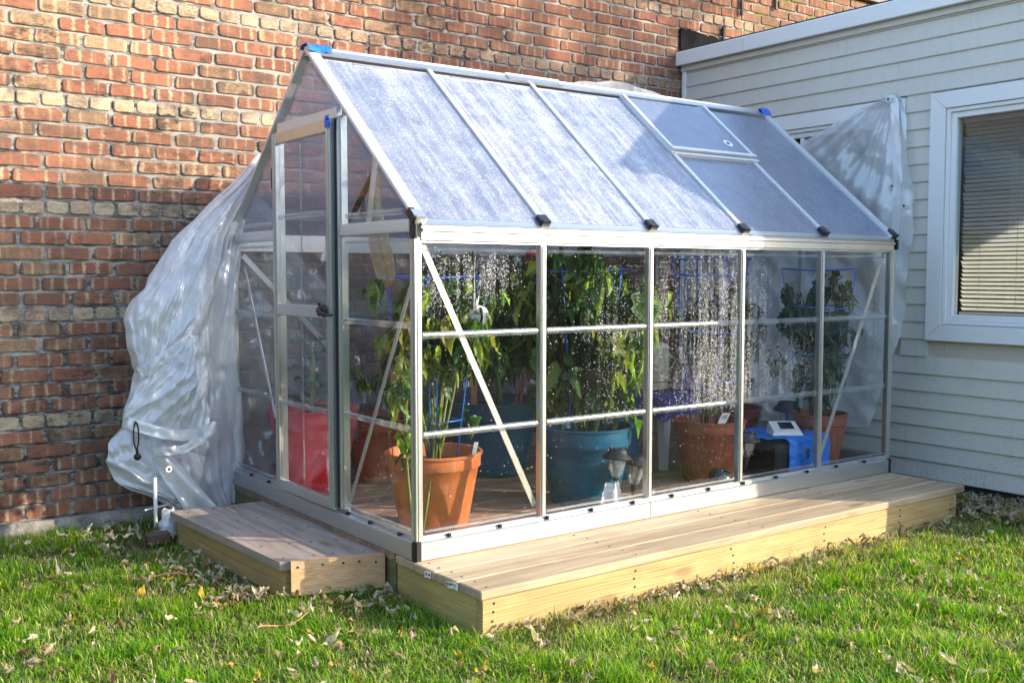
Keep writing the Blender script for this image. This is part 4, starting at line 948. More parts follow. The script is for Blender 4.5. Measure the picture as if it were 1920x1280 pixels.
def hem(a, b, w_, y, sag, nm='hem_strip', n=26, seed=0.0):
    a, b = Vector((a[0], y, a[1])), Vector((b[0], y, b[1])); mb = MB(); d = (b - a).normalized(); up = Vector((-d.z, 0, d.x))
    def fn(u, v):
        p_ = a.lerp(b, u) + up * (w_ * (v - .5)) + Vector((0, 0, -sag * math.sin(math.pi * u)))
        return (p_.x, p_.y - 0.05 * math.sin(math.pi * u) + 0.008 * nz(u * 9 + seed, v * 2) + .004 * math.sin(u * 40 + v), p_.z + 0.010 * nz(u * 6, seed + 2))
    mb.grid(fn, n, 5); return mb.build(nm, M['sheet_hem'], sheet, True, recalc=False)
hem((-.545, .635), (-.285, .80), 0.05, 1.655, 0.0)
tabC = [(.80, -.33, -.25), (.70, -.45, -.215), (.62, -.53, -.205), (.55, -.56, -.205), (.47, -.595, -.205), (.42, -.618, -.195), (.36, -.61, -.185), (.33, -.56, -.20)]
def dC(u, v, x, z):
    env = math.sin(math.pi * min(1, max(0, u * .92 + .04))) ** .5
    fold = 0.010 * math.sin(u * 9 + z * 10)
    cr = 0.022 * folds(u + .5 * v, v, 9, (3, 6, 11, 17)) + 0.012 * crumple(x, z, 9, 6, 6, 18, 1.4)
    return (-0.06 - 0.16 * env * (0.55 + .45 * math.sin(math.pi * v)) + fold - cr, 0.01 * nz(z * 20, 1.1), -0.05 * (v > .9) * (u ** 2) * .4)
drape(tabC, 84, 90, 1.79, dC).build('lower_fold', M['sheet'], sheet, True, recalc=False)
hem((-.612, .405), (-.19, .345), 0.055, 1.615, 0.045, seed=4.0)
tabE = [(.36, -.60, -.20), (.28, -.66, -.17), (.20, -.675, -.19), (.10, -.63, -.20), (.04, -.56, -.22), (.0, -.46, -.24)]
def dE(u, v, x, z):
    cr = 0.020 * folds(u - .4 * v, v, 13, (3, 6, 11, 17)) + 0.012 * crumple(x, z, 13, 6, 6, 18, 1.5); return (0.0 - 0.10 * math.sin(math.pi * u) * (v ** .7) + 0.02 * math.sin(u * 15 + z * 10) - cr, 0.008 * nz(z * 20, 3.3), 0.02 * nz(x * 9, 1.0))
drape(tabE, 76, 64, 1.78, dE).build('bottom_fold', M['sheet'], sheet, True, recalc=False)
hem((-.50, .255), (-.20, .345), 0.042, 1.60, 0.03, seed=9.0)
tabF = [(.22, -.50, -.40), (.17, -.47, -.36), (.10, -.44, -.31), (.02, -.39, -.25), (-.06, -.35, -.19)]
drape(tabF, 14, 20, 1.635, lambda u, v, x, z: (0.03 * math.sin(u * 6 + z * 8) - 0.012 * ridge(x * 7, z * 7, 2), 0, 0)).build('loose_flap', M['sheet_hem'], sheet, True, recalc=False)
for gx, gy, gz_ in ((-.592, 1.575, .405), (-.435, 1.585, .165)):
    MB().lathe([(0.007, 0.002), (0.007, -0.001), (0.014, -0.001), (0.016, 0.001), (0.007, 0.002)], (gx, gy, gz_), 16, (0, -1, 0)).build('grommet', M['white_plastic'], sheet)
# the part of the sheet that hangs down the rear wall behind the panes, and its hump over the ridge
tabR = [(1.25, .06, 2.5), (0.8, .05, 2.45), (0.35, .04, 2.3), (-.05, .03, 1.9)]
drape(tabR, 150, 90, 1.92, lambda u, v, x, z: (0.035 * math.sin(x * 7 + 2 * z + nz(x, z * 2) * 3) - 0.030 * crumple(x, z, 21, 6, 2, 8, 1.3), 0, 0)).build('rear_curtain', M['sheet_clear'], sheet, True, recalc=False)
hump = MB(); hump.grid(lambda u, v: (1.55 + 0.65 * u, Wd / 2 + 0.01 + 0.36 * v, HR + 0.006 + 0.035 * math.sin(math.pi * u) * (1 - v) - 0.36 * v * .86 + 0.02 + .01 * nz(u * 6, v * 4)), 18, 10); hump.build('ridge_flap', M['sheet_mid'], sheet, True, recalc=False)
# clear sheet on the house wall behind the far gable
sheet2 = thing('plastic_sheet', 'hazy clear plastic sheet pinned by one corner to the grey clapboard wall', 'plastic sheet', (3.3, .4, GZ))
tab2 = [(2.17, .27, .31), (2.13, .22, .40), (2.08, .205, .60), (2.0, .19, .80), (1.92, .175, .98), (1.80, .15, 1.15), (1.675, .128, 1.35), (1.4, .12, 1.45), (1.2, .14, 1.45), (.9, .16, 1.4), (.7, .20, 1.35), (.45, .27, 1.2), (.17, .36, 1.0)]
mb = MB()
def fn2(u, v):
    z = 2.17 + (0.17 - 2.17) * v; l, r = interp(tab2, z); y = l + (r - l) * u
    ang = math.atan2(y - 0.28, 2.22 - z); fold = 0.028 * math.sin(ang * 19 + 1.2) * min(1, v * 5) + .015 * math.sin(ang * 37)
    cr = 0.020 * crumple(y, z, 31, 6, 3, 10) * min(1, v * 6)
    return (3.465 - min(1, v * 3) * (0.03 + 0.30 * u * min(1, v * 1.6)) - fold * .6 - cr, y, z)
mb.grid(fn2, 60, 100); mb.build('sheet_body', M['sheet_mid'], sheet2, True, recalc=False)
mb = MB(); mb.grid(lambda u, v: (3.437 - .10 * min(1, v * 3) * .3 + .006 * nz(v * 20, u * 3), interp(tab2, 2.16 - 1.7 * v)[0] + 0.012 + 0.055 * u + 0.05 * math.sin(math.pi * v), 2.16 - 1.7 * v), 4, 50); mb.build('hem_strip', M['sheet_hem'], sheet2, True, recalc=False)
for y_, z_ in ((.285, 2.13), (.245, 1.62), (.165, 1.50)):
    MB().lathe([(0.008, 0.002), (0.008, -0.001), (0.018, -0.001), (0.02, 0.001), (0.008, 0.002)], (3.415, y_, z_), 16, (-1, 0, 0)).build('grommet', M['white_plastic'], sheet2)
# ball bungee hooked in the big sheet
bb = thing('ball_bungee', 'black ball bungee cord hanging from the left plastic sheet', 'bungee cord', (-.592, 1.56, .27))
MB().tube([(-.592 + .012 * math.sin(t * 2 * math.pi), 1.565, .345 - .062 * math.cos(t * 2 * math.pi)) for t in [k / 20 for k in range(21)]], 0.0035, 6).build('loop', M['twine'], bb, True)
MB().tube([(-.592, 1.563, .285), (-.590, 1.56, .262)], 0.007, 8).build('neck', M['black'], bb, True)
MB().lathe([(0.0, -.018), (.010, -.015), (.017, -.006), (.018, .002), (.014, .011), (.006, .017), (0, .018)], (-.590, 1.558, .245), 16).build('ball', M['black'], bb, True)
b2 = thing('ball_bungee', 'black ball bungee hanging inside the upper gable right of the greenhouse door', 'bungee cord', (.12, .60, 1.36))
MB().tube([(.11, .615 + .01 * math.sin(t * 6.28), 1.415 - .03 * math.cos(t * 6.28)) for t in [k / 14 for k in range(15)]], 0.003, 5).build('loop', M['twine'], b2, True)
MB().lathe([(0.0, -.018), (.010, -.015), (.017, -.006), (.018, .002), (.014, .011), (.006, .017), (0, .018)], (.11, .612, 1.362), 14).build('ball', M['black'], b2, True)
# torn tan film hanging inside the front gable
fl = MB()
def fstrip(u, v):
    z = 1.50 - 0.47 * v; l, r = interp([(1.50, .588, .512), (1.44, .585, .515), (1.38, .592, .50), (1.26, .600, .43), (1.15, .575, .385), (1.08, .535, .37), (1.03, .505, .44)], z)
    if v > .9: z += 0.035 * abs(math.sin(u * 9)) * (v - .9) * 10
    if v < .12: z += 0.05 * abs(u - .5) * 2 * (1 - v / .12)
    return (0.13 + .012 * math.sin(u * 9 + z * 3) + .006 * nz(u * 14, z * 3), l + (r - l) * u, z)
fl.grid(fstrip, 16, 30); o = fl.build('hanging_film', M['strip'], smooth=True, loc=(.13, .5, 1.3), recalc=False)
tag(o, 'torn translucent tan film strip hanging inside the greenhouse right of the door', 'plastic strip')

# ------------------------------------------------------------------ pots and things in the greenhouse
def pot(name, label, c, D, H, m, soil_drop=0.045, handle=False, cat='pot', rimh=0.19, taper=0.70, bands=True):
    x, y, z0 = c; o = thing(name, label, cat, c); r = D / 2; rb = r * taper; zr = H * (1 - rimh)
    ri = rb + (r - rb) * (1 - rimh) * 0.98
    prof = [(0.0, 0.0), (rb * .95, 0.0), (rb, 0.008)]
    prof += [(rb + (ri - rb) * k / 4, zr * k / 4 - (0 if k < 4 else 0.004)) for k in range(1, 5)]
    if bands: prof += [(ri + .007, zr), (ri + .009, zr + .004)]
    prof += [(r * .985, H - .014), (r + .004, H - .012), (r + .006, H - .004), (r + .002, H), (r - .006, H), (r - .010, H - .006), (r - .014 - (r - ri) * .3, H - soil_drop - .03)]
    MB().lathe(prof, c, 56).build('body', m, o, True, ang=50)
    so = MB(); zs = z0 + H - soil_drop
    def sf(u, v):
        t = 2 * math.pi * u; rr = (r - .02) * v; return (x + rr * math.cos(t), y + rr * math.sin(t), zs + .012 * nz(rr * 20 * math.cos(t), rr * 20 * math.sin(t), x) * (v > 0))
    so.grid(sf, 25, 7); so.build('soil', M['soil'], o, True, recalc=False)
    return o
Z0 = 0.002
pot('flower_pot', 'big orange terracotta coloured pot standing right at the near greenhouse corner', (.345, .43, Z0), .42, .335, M['terracotta'], .06)
pot('flower_pot', 'terracotta pot holding a wooden stake, between the red pot and the near corner', (.68, 1.50, Z0), .40, .34, M['terracotta_d'], .03)
pot('flower_pot', 'bright red pot standing behind the greenhouse door', (.29, 1.50, Z0), .455, .42, M['red_pot'], .05, rimh=.24)
pot('tub', 'large teal tub furthest from the glass, behind the near orange pot', (1.27, 1.30, Z0), .54, .41, M['teal_pot'], .05, rimh=.24, cat='tub')
pot('tub', 'teal tub close to the glass behind the two leaning garden lamps', (1.20, .42, Z0), .46, .375, M['teal_pot'], .05, rimh=.24, cat='tub')
pot('tub', 'small teal tub mostly hidden right of the teal tub at the glass', (1.74, .80, Z0), .33, .36, M['teal_pot'], .05, rimh=.24, cat='tub')
pot('flower_pot', 'terracotta pot with a white plant tag, left of the blue tarp', (2.08, .43, Z0), .385, .33, M['terracotta_d'], .05)
pot('flower_pot', 'terracotta pot in the far right corner of the greenhouse', (2.79, .28, Z0), .34, .325, M['terracotta_d'], .05)
dk = pot('flower_pot', 'dark red pot with a white sticker behind the blue tarp', (2.62, .80, .04), .42, .28, M['dark_red'], .05, rimh=.2)
def sticker(fn, parent, w_, h_):
    MB().prism([fn(0, 0), fn(1, 0), fn(1, 1), fn(0, 1)], fn.d).build('sticker', M['paper'], parent)
def cyl_patch(c, r, z0, z1, a0, a1, m, name, par, n=6):
    mb = MB(); mb.grid(lambda u, v: (c[0] + r * math.cos(a0 + (a1 - a0) * u), c[1] + r * math.sin(a0 + (a1 - a0) * u), z0 + (z1 - z0) * v), n, 2); return mb.build(name, m, par)
aa = math.atan2(CAM[1] - .80, CAM[0] - 2.62)
st = cyl_patch((2.62, .80), .200, .215, .245, aa - .22, aa + .02, M['paper'], 'sticker', dk)
for k in range(3): cyl_patch((2.62, .80), .2012, .221 + .007 * k, .2235 + .007 * k, aa - .2, aa - .02, M['print_dark'], 'text_line', st)
sa = thing('saucer', 'yellow plant saucer under the dark red pot', 'saucer', (2.62, .80, Z0)); MB().lathe([(0.0, 0), (.19, 0), (.225, .035), (.228, .037), (.222, .037), (.185, .006), (0, .006)], (2.62, .80, Z0), 40).build('dish', M['yellow'], sa, True, ang=40)
# white stool, blue cloth, pale pot, hat
SX, SY = 2.30, .99
stool = thing('stool', 'white plastic stool draped with a dark blue cloth', 'stool', (SX, SY, Z0))
MB().box(SX - .22, SX + .22, SY - .22, SY + .22, .385, .41, .008).build('seat', M['white_plastic'], stool)
for sx in (-1, 1):
    for sy in (-1, 1):
        mb = MB(); mb.add([(SX + sx * .19 + a * .03, SY + sy * .19 + b * .03, .384) for a in (-1, 1) for b in (-1, 1)] + [(SX + sx * .215 + a * .018, SY + sy * .215 + b * .018, Z0) for a in (-1, 1) for b in (-1, 1)], [(0, 1, 3, 2), (4, 6, 7, 5), (0, 4, 5, 1), (2, 3, 7, 6), (0, 2, 6, 4), (1, 5, 7, 3)]); mb.build('leg', M['white_plastic'], stool)
mb = MB(); mb.box(SX - .205, SX + .205, SY - .212, SY - .20, .33, .384); mb.box(SX - .212, SX - .20, SY - .205, SY + .205, .33, .384); mb.build('apron', M['white_plastic'], stool)
def cloth(u, v):
    a, b = (u - .5) * 2, (v - .5) * 2; x, y = SX + a * .285, SY + b * .285; e = max(abs(a), abs(b)); z = .418 + .012 * nz(x * 9, y * 9) - (max(0, e - .80) * .62) + .02 * nz(x * 14, y * 14, 4) * (e > .8)
    if e > .80: k = .80 / e + .04; x, y = SX + a * .285 * k * 1.05, SY + b * .285 * k * 1.05
    return (x, y, z + .01 * ridge(x * 6, y * 6, 2) * .6)
mb = MB(); mb.grid(cloth, 34, 34); o = mb.build('blue_cloth', M['blue_cloth'], smooth=True, loc=(SX, SY, .41), recalc=False); tag(o, 'dark blue cloth spread over the white stool', 'cloth')
bp_ = thing('upturned_pot', 'pale beige pot on the blue cloth beside the knit hat', 'pot', (2.19, 1.02, .435))
MB().lathe([(0.0, 0.0), (.10, 0.0), (.118, .004), (.120, .045), (.124, .050), (.128, .055), (.125, .2), (.118, .245), (.104, .262), (0.0, .268)], (2.19, 1.02, .435), 40).build('body', M['beige_pot'], bp_, True, ang=40)
MB().lathe([(.1215, .046), (.1235, .046), (.1235, .052), (.1215, .052), (.1215, .046)], (2.19, 1.02, .435), 40).build('groove_line', M['terracotta_d'], bp_, True)
hat = MB(); hat.lathe([(.115, 0.0), (.125, -.006), (.110, .004), (.082, .014), (.080, .05), (.072, .085), (.05, .112), (.022, .122), (0, .124)], (2.40, .92, .445), 36)
tag(hat.build('knit_hat', M['hat'], smooth=True, loc=(2.40, .92, .445)), 'pale pink knit hat with a brim lying on the blue cloth', 'hat')
# black crate under a blue tarp, thermometer on top
crate = thing('crate', 'black crate half covered by the blue tarp behind the right panes', 'crate', (2.42, .27, Z0))
mb = MB(); bx0, bx1, by0, by1 = 2.24, 2.64, .11, .45
mb.box(bx0, bx1, by0, by1, Z0, .215, .006); mb.build('body', M['black'], crate)
def tarp(u, v):     # v runs from the back over the top and down the front
    x = 2.225 + (2.66 - 2.225) * u; s_ = v * .62
    if s_ < .35: y, z = .465 - s_, .226
    else: y, z = .104 - .012 * math.sin(u * 9), .226 - (s_ - .35)
    if s_ >= .35: x = 2.335 + (2.665 - 2.335) * u; 
    elif s_ > .30: k = (s_ - .30) / .05; x = (1 - k) * x + k * (2.335 + (2.665 - 2.335) * u)
    rr = .008 * ridge(x * 9, s_ * 14, 3); return (x, y - rr * .5 * (s_ > .33), max(z + rr * (s_ < .35) + .005, .006))
mb = MB(); mb.grid(tarp, 40, 48); o = mb.build('blue_tarp', M['blue_tarp'], smooth=True, loc=(2.44, .27, .2), recalc=False); o.modifiers.new('thick', 'SOLIDIFY').thickness = .003
tag(o, 'crinkled bright blue tarp laid over the black crate', 'tarp')
tm = thing('thermometer', 'white wedge shaped digital thermometer on the blue tarp', 'thermometer', (2.44, .22, .24))
ca = math.atan2(CAM[1] - .22, CAM[0] - 2.44)
def tmq(a, b, h):      # local frame: a across, b toward the viewer
    ax = Vector((math.cos(ca + 1.9), math.sin(ca + 1.9), 0)); bx = Vector((math.cos(ca + .33), math.sin(ca + .33), 0)); return Vector((2.43, .21, .245)) + ax * a + bx * b + Vector((0, 0, h))
W_, D2 = .085, .06
vs = [tmq(-W_, D2, 0), tmq(W_, D2, 0), tmq(W_, -D2, 0), tmq(-W_, -D2, 0), tmq(-W_ * .86, D2 * .88, .020), tmq(W_ * .86, D2 * .88, .020), tmq(W_ * .86, -D2 * .88, .062), tmq(-W_ * .86, -D2 * .88, .062)]
mb = MB(); mb.add(vs, [(0, 1, 2, 3), (4, 5, 6, 7), (0, 1, 5, 4), (1, 2, 6, 5), (2, 3, 7, 6), (3, 0, 4, 7)]); mb.build('case', M['white_plastic'], tm)
lerp2 = lambda s_, t_: vs[4].lerp(vs[5], s_).lerp(vs[7].lerp(vs[6], s_), t_)
nrm = (vs[5] - vs[4]).cross(vs[7] - vs[4]).normalized(); nrm = nrm if nrm.z > 0 else -nrm
MB().prism([lerp2(a, b) + nrm * .0005 for a, b in ((.30, .24), (.82, .24), (.82, .86), (.30, .86))], nrm * .002).build('screen', M['screen'], tm)
# solar path lamps
def lamp(label, c, tilt, s_=1.0):
    c = Vector(c); ax = Vector(tilt).normalized(); o = thing('solar_lamp', label, 'lamp', c)
    MB().lathe([(r * s_, z * s_) for r, z in ((0.0, .001), (.012, 0), (.022, .012), (.036, .045), (.044, .085), (.046, .09))], c, 24, ax).build('globe', M['lampglass'], o, True)
    MB().lathe([(r * s_, z * s_) for r, z in ((.046, .088), (.068, .088), (.072, .094), (.066, .104), (.050, .118), (.047, .128), (.040, .136), (0, .138))], c, 28, ax).build('cap', M['black'], o, True, ang=40)
    MB().lathe([(.042 * s_, .136 * s_), (.040 * s_, .1395 * s_), (0, .140 * s_)], c, 24, ax).build('solar_panel', M['screen'], o, True)
    MB().lathe([(r * s_, z * s_) for r, z in ((.004, -.05), (.008, -.03), (.014, 0.0), (.016, .010))], c, 14, ax).build('neck', M['black'], o, True)
    return o
lamp('garden lamp with black cap leaning before the teal tub, left one', (1.115, .10, .175), (.10, .02, 1))
lamp('garden lamp with black cap leaning by the second bay post, right one of the pair', (1.24, .115, .125), (.22, .05, 1))
lamp('garden lamp standing in front of the third post by the tagged pot', (2.0, .10, .175), (.02, 0, 1), .95)
lamp('garden lamp with dark dome cap behind the white thermometer', (2.60, .33, .245), (.03, .02, 1), 1.1)
lamp('garden lamp lying by the foot of the tagged terracotta pot', (1.80, .13, .05), (-.3, -.75, .55), .9)
def rag(label, c, w_, h_, seed):
    mb = MB(); c = Vector(c); mb.grid(lambda u, v: (c.x + (u - .5) * w_ * (.55 + .6 * v), c.y + .02 * math.sin(u * 8 + seed) + .01 * nz(u * 7, v * 7, seed), c.z + h_ * (1 - v) + .012 * nz(u * 5, v * 4, seed)), 14, 12)
    o = mb.build('silvery_film', M['bag'], smooth=True, loc=c, recalc=False); return tag(o, label, 'plastic scrap')
rag('crumpled silvery film under the left leaning garden lamp', (1.08, .075, .035), .13, .13, 1.0)
rag('scrap of white film under the right leaning garden lamp', (1.29, .08, .03), .10, .07, 4.0)
for i, (x, y, r, lb) in enumerate(((1.03, .075, .05, 'broad grey stone under the silvery film'), (.90, .062, .032, 'small pale stone at the foot of the pane left of the silvery film'), (1.34, .075, .04, 'grey stone under the right leaning garden lamp'), (1.72, .07, .03, 'small pale stone by the lying garden lamp'))):
    mb = MB(); mb.grid(lambda u, v: (x + r * 1.35 * math.sin(math.pi * v) * math.cos(6.2832 * u), y + r * .7 * math.sin(math.pi * v) * math.sin(6.2832 * u), .018 + r * .55 * -math.cos(math.pi * v) * (1 + .15 * nz(u * 4, v * 4, i))), 18, 10)
    tag(mb.build('stone', M['stone'], smooth=True, loc=(x, y, .01)), lb, 'stone')
# plant tags
def ptag(label, base, lean, w_, h_, pr=False):
    b = Vector(base); ax = Vector((.806, -.592, 0)); up = Vector(lean).normalized(); o = thing('plant_tag', label, 'plant tag', b)
    MB().prism([b - ax * w_ * .3, b + ax * w_ * .3, b + ax * w_ * .5 + up * h_ * .4, b + ax * w_ * .5 + up * h_, b - ax * w_ * .5 + up * h_, b - ax * w_ * .5 + up * h_ * .4], (.0012, .0014, 0)).build('card', M['white_plastic'], o)
    if pr:
        for k in range(3): q = b + up * h_ * (.6 + k * .1) - Vector((.0008, .0008, 0)); MB().prism([q - ax * w_ * .35, q + ax * w_ * .3, q + ax * w_ * .3 + up * .004, q - ax * w_ * .35 + up * .004], (.0004, .0005, 0)).build('text_line', M['print_dark'], o)
ptag('narrow white plant label stuck in the near orange pot', (.445, .275, .30), (.16, -.1, .9), .018, .085)
ptag('wide white printed tag leaning in the terracotta pot left of the tarp', (1.99, .275, .31), (.35, -.2, .8), .042, .085, True)
# tomato cages of blue wire
def cage(label, c, zt, r0, r1, rings, legs=3, a0=.4):
    c = Vector(c); o = thing('tomato_cage', label, 'plant cage', c)
    for zz in rings:
        f = (zz - c.z) / (zt - c.z); r = r0 + (r1 - r0) * f
        MB().tube([(c.x + r * math.cos(t), c.y + r * math.sin(t), zz + .006 * math.sin(2 * t + zz * 9)) for t in [6.2832 * k / 32 for k in range(33)]], .0032, 6, False).build('ring', M['blue_wire'], o, True)
    for k in range(legs):
        t = a0 + 6.2832 * k / legs; MB().tube([(c.x + r0 * math.cos(t), c.y + r0 * math.sin(t), c.z), (c.x + r1 * math.cos(t), c.y + r1 * math.sin(t), zt)], .0034, 6).build('leg', M['blue_wire'], o, True)
cage('blue wire cage in the near orange pot', (.345, .43, .28), 1.10, .10, .20, (.47, .80, 1.09), 4, .9)
cage('blue wire cage among the hanging foliage in the teal tub at the glass', (1.20, .42, .33), 1.13, .11, .20, (.60, .84, 1.12), 4, .3)
cage('blue wire cage over the tagged terracotta pot', (2.08, .43, .29), 1.19, .10, .21, (.53, .80, 1.10, 1.18), 4, 1.1)
cage('blue wire cage in the far right terracotta pot', (2.79, .28, .28), 1.14, .09, .20, (.66, .92, 1.13), 4, .6)

# --- plants: stems in one mesh, hanging leaves in another
def leaf_proto(n=7, fold=.25, droop=.5, wav=.12):
    vs, fs = [], []
    for i in range(n):
        t = i / (n - 1); wd = math.sin(math.pi * min(1, t * .93 + .05)) ** .8 * (1 - .35 * t) * .42 * (1 + .16 * math.sin(t * 23 + n))
        y = t; z = -droop * t * t
        vs += [(-wd, y, z + fold * wd + wav * math.sin(t * 11) * wd), (0, y, z), (wd, y, z + fold * wd + wav * math.cos(t * 12) * wd)]
    for i in range(n - 1):
        a = i * 3; fs += [(a, a + 1, a + 4, a + 3), (a + 1, a + 2, a + 5, a + 4)]
    return np.array(vs), fs
PROTO = [leaf_proto(8, .5, .5, .3), leaf_proto(8, .9, .9, .4), leaf_proto(7, 1.6, .4, .5), leaf_proto(7, .5, .2, .35)]
GREENS = [(.035, .085, .018), (.05, .115, .022), (.025, .065, .02), (.08, .15, .025), (.15, .19, .035), (.022, .055, .018)]
def leaves_mesh(name, items, parent, mat_, kind='stuff'):
    V, F, Cc = [], [], []; b = 0
    off = wloc(parent)
    for pos_, dir_, size, width, colr, pi_ in items:
        pv, pf_ = PROTO[pi_]; d = Vector(dir_).normalized(); side = d.cross(Vector((R.uniform(-.4, .4), R.uniform(-.4, .4), 1)))
        side = side.normalized() if side.length > .05 else Vector((R.uniform(-1, 1), R.uniform(-1, 1), 0)).normalized(); up = side.cross(d).normalized()
        ma = np.array([[side.x * width, d.x * size, up.x * size], [side.y * width, d.y * size, up.y * size], [side.z * width, d.z * size, up.z * size]])
        q = pv @ ma.T + (np.array(pos_) - np.array(off)); V.append(q); F += [tuple(i + b for i in f) for f in pf_]; b += len(pv)
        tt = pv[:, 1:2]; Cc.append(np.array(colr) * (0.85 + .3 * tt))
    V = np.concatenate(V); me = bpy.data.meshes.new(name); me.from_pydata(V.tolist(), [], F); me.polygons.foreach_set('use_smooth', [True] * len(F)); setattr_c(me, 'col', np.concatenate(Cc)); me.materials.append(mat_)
    o = bpy.data.objects.new(name, me); o.parent = parent; col.objects.link(o)
    if kind: o['kind'] = kind
    return o
M['stem'] = simple('green_stem', (.13, .15, .035), .55, var=.3, scale=20); M['stem_dark'] = simple('dark_stem', (.05, .06, .025), .6, var=.3)
def plant(label, base, height, nst, spread, nclump, zr, leaf=(.05, .11), colors=GREENS, hang=.85, per=9, stemr=.006, stem_m='stem', cl_r=.05, bare=.0, name='potted_plant'):
    base = Vector(base); o = thing(name, label, 'plant', base); st = MB(); nodes = []
    for k in range(nst):
        a = 6.2832 * (k + R.uniform(-.3, .3)) / nst; tip = Vector((math.cos(a), math.sin(a), 0)) * spread * R.uniform(.5, 1.0)
        b0 = base + Vector((math.cos(a), math.sin(a), 0)) * R.uniform(.01, .05); h = height * R.uniform(.78, 1.03); pts = []
        bend = Vector((R.uniform(-.05, .05), R.uniform(-.05, .05), 0))
        for i in range(9):
            t = i / 8; pts.append(b0 + tip * (t ** 1.3) + bend * math.sin(math.pi * t) + Vector((0, 0, h * (t if t < .85 else .85 + (t - .85) * .5))))
        st.tube(pts, [stemr * (1.15 - .7 * i / 8) for i in range(9)], 6)
        for _ in range(3):
            t = R.uniform(.5, .95); i = int(t * 8); p0 = pts[i]; dr = Vector((R.uniform(-1, 1), R.uniform(-1, 1), R.uniform(.1, .7))).normalized(); ln = R.uniform(.06, .15)
            st.tube([p0, p0 + dr * ln * .6, p0 + dr * ln + Vector((0, 0, -.03))], [stemr * .5, stemr * .4, stemr * .25], 5); nodes.append(p0 + dr * ln * .9)
        nodes += [pts[i] for i in range(3, 9)]
    nodes += [q + Vector((R.gauss(0, .03), R.gauss(0, .03), -R.uniform(.03, .16))) for q in nodes]
    nodes = [q for q in nodes if zr[0] - .02 < q.z - 0 < zr[1] + .05] or [base + Vector((0, 0, height * .8))]
    st.build('stems', M[stem_m], o, True, recalc=False); items = []
    for c in range(nclump):
        q = R.choice(nodes) + Vector((R.gauss(0, cl_r), R.gauss(0, cl_r), R.gauss(0, cl_r * .6))); cc = R.choice(colors)
        for _ in range(per):
            d = Vector((R.gauss(0, .5), R.gauss(0, .5), R.uniform(-.1, .5) - 1.25 * hang)); s_ = R.uniform(*leaf) * R.choice((.7, .9, 1.15)); f = R.choice((.6, .9, 1.2, 1.7, 2.6))
            items.append((q + Vector((R.gauss(0, .016), R.gauss(0, .016), R.gauss(0, .03))), d, s_, s_ * R.uniform(.32, .72), tuple(x * f for x in cc), R.randrange(4)))
    inside = lambda q: .045 < q.y < Wd - .05 and .05 < q.x < L - .05      # nothing pokes through the panes
    items = [t_ for t_ in items if inside(t_[0]) and inside(t_[0] + Vector(t_[1]).normalized() * t_[2])]
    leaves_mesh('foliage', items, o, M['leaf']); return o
YEL_LIT = GREENS + [(.22, .22, .03), (.16, .2, .03)]  # yellow-greens put sunlit leaves into the palette beside the wilted ones
plant('wilted green plant with bare yellowish stalks in the near orange pot', (.345, .43, .28), .84, 9, .21, 130, (.80, 1.16), (.045, .09), YEL_LIT, .9, 9, .0065)
plant('drooping plant with dense dark leaves in the teal tub at the glass', (1.20, .42, .33), .90, 9, .23, 270, (.44, 1.24), (.06, .14), GREENS + [(.12, .16, .02), (.18, .2, .03), (.09, .15, .02)], .95, 7, .007, cl_r=.06)  # extra yellow-greens colour some leaves as if sunlit
plant('feathery wilted plant rising from the large teal tub', (1.27, 1.28, .36), .84, 8, .32, 190, (.58, 1.22), (.05, .10), [(.03, .08, .035), (.04, .10, .04), (.06, .13, .03), (.12, .17, .04)], .8, 8, .007)
plant('sparse shrivelled plant in the tagged terracotta pot', (2.08, .43, .29), .78, 5, .15, 34, (.5, 1.1), (.04, .08), [(.03, .06, .025), (.05, .08, .02)], .9, 7, .008, 'stem_dark')
plant('wilted dark plant in the far right terracotta pot', (2.79, .28, .28), .86, 6, .17, 80, (.42, 1.18), (.05, .10), [(.025, .055, .022), (.04, .07, .02), (.03, .07, .02)], .9, 7, .007, 'stem_dark')
plant('dark shrivelled plant in the dark red pot', (2.62, .80, .26), .90, 5, .14, 40, (.5, 1.15), (.05, .10), [(.02, .045, .022), (.03, .06, .02)], .95, 7, .007, 'stem_dark')
plant('hanging dark plant in the small teal tub by the second bay post', (1.74, .80, .32), .84, 5, .12, 26, (.5, 1.15), (.06, .12), GREENS, .95, 7, .007)
plant('thin wilted plant beside the wooden stake', (.60, 1.47, .31), .52, 2, .05, 10, (.40, .85), (.035, .075), GREENS, .8, 6, .004, cl_r=.02)
plant('yellowing plant hanging against the glass by the near corner post', (.16, .28, .03), 1.00, 3, .04, 26, (.48, .95), (.04, .09), [(.20, .25, .03), (.10, .17, .025), (.05, .11, .02)], .95, 7, .006)
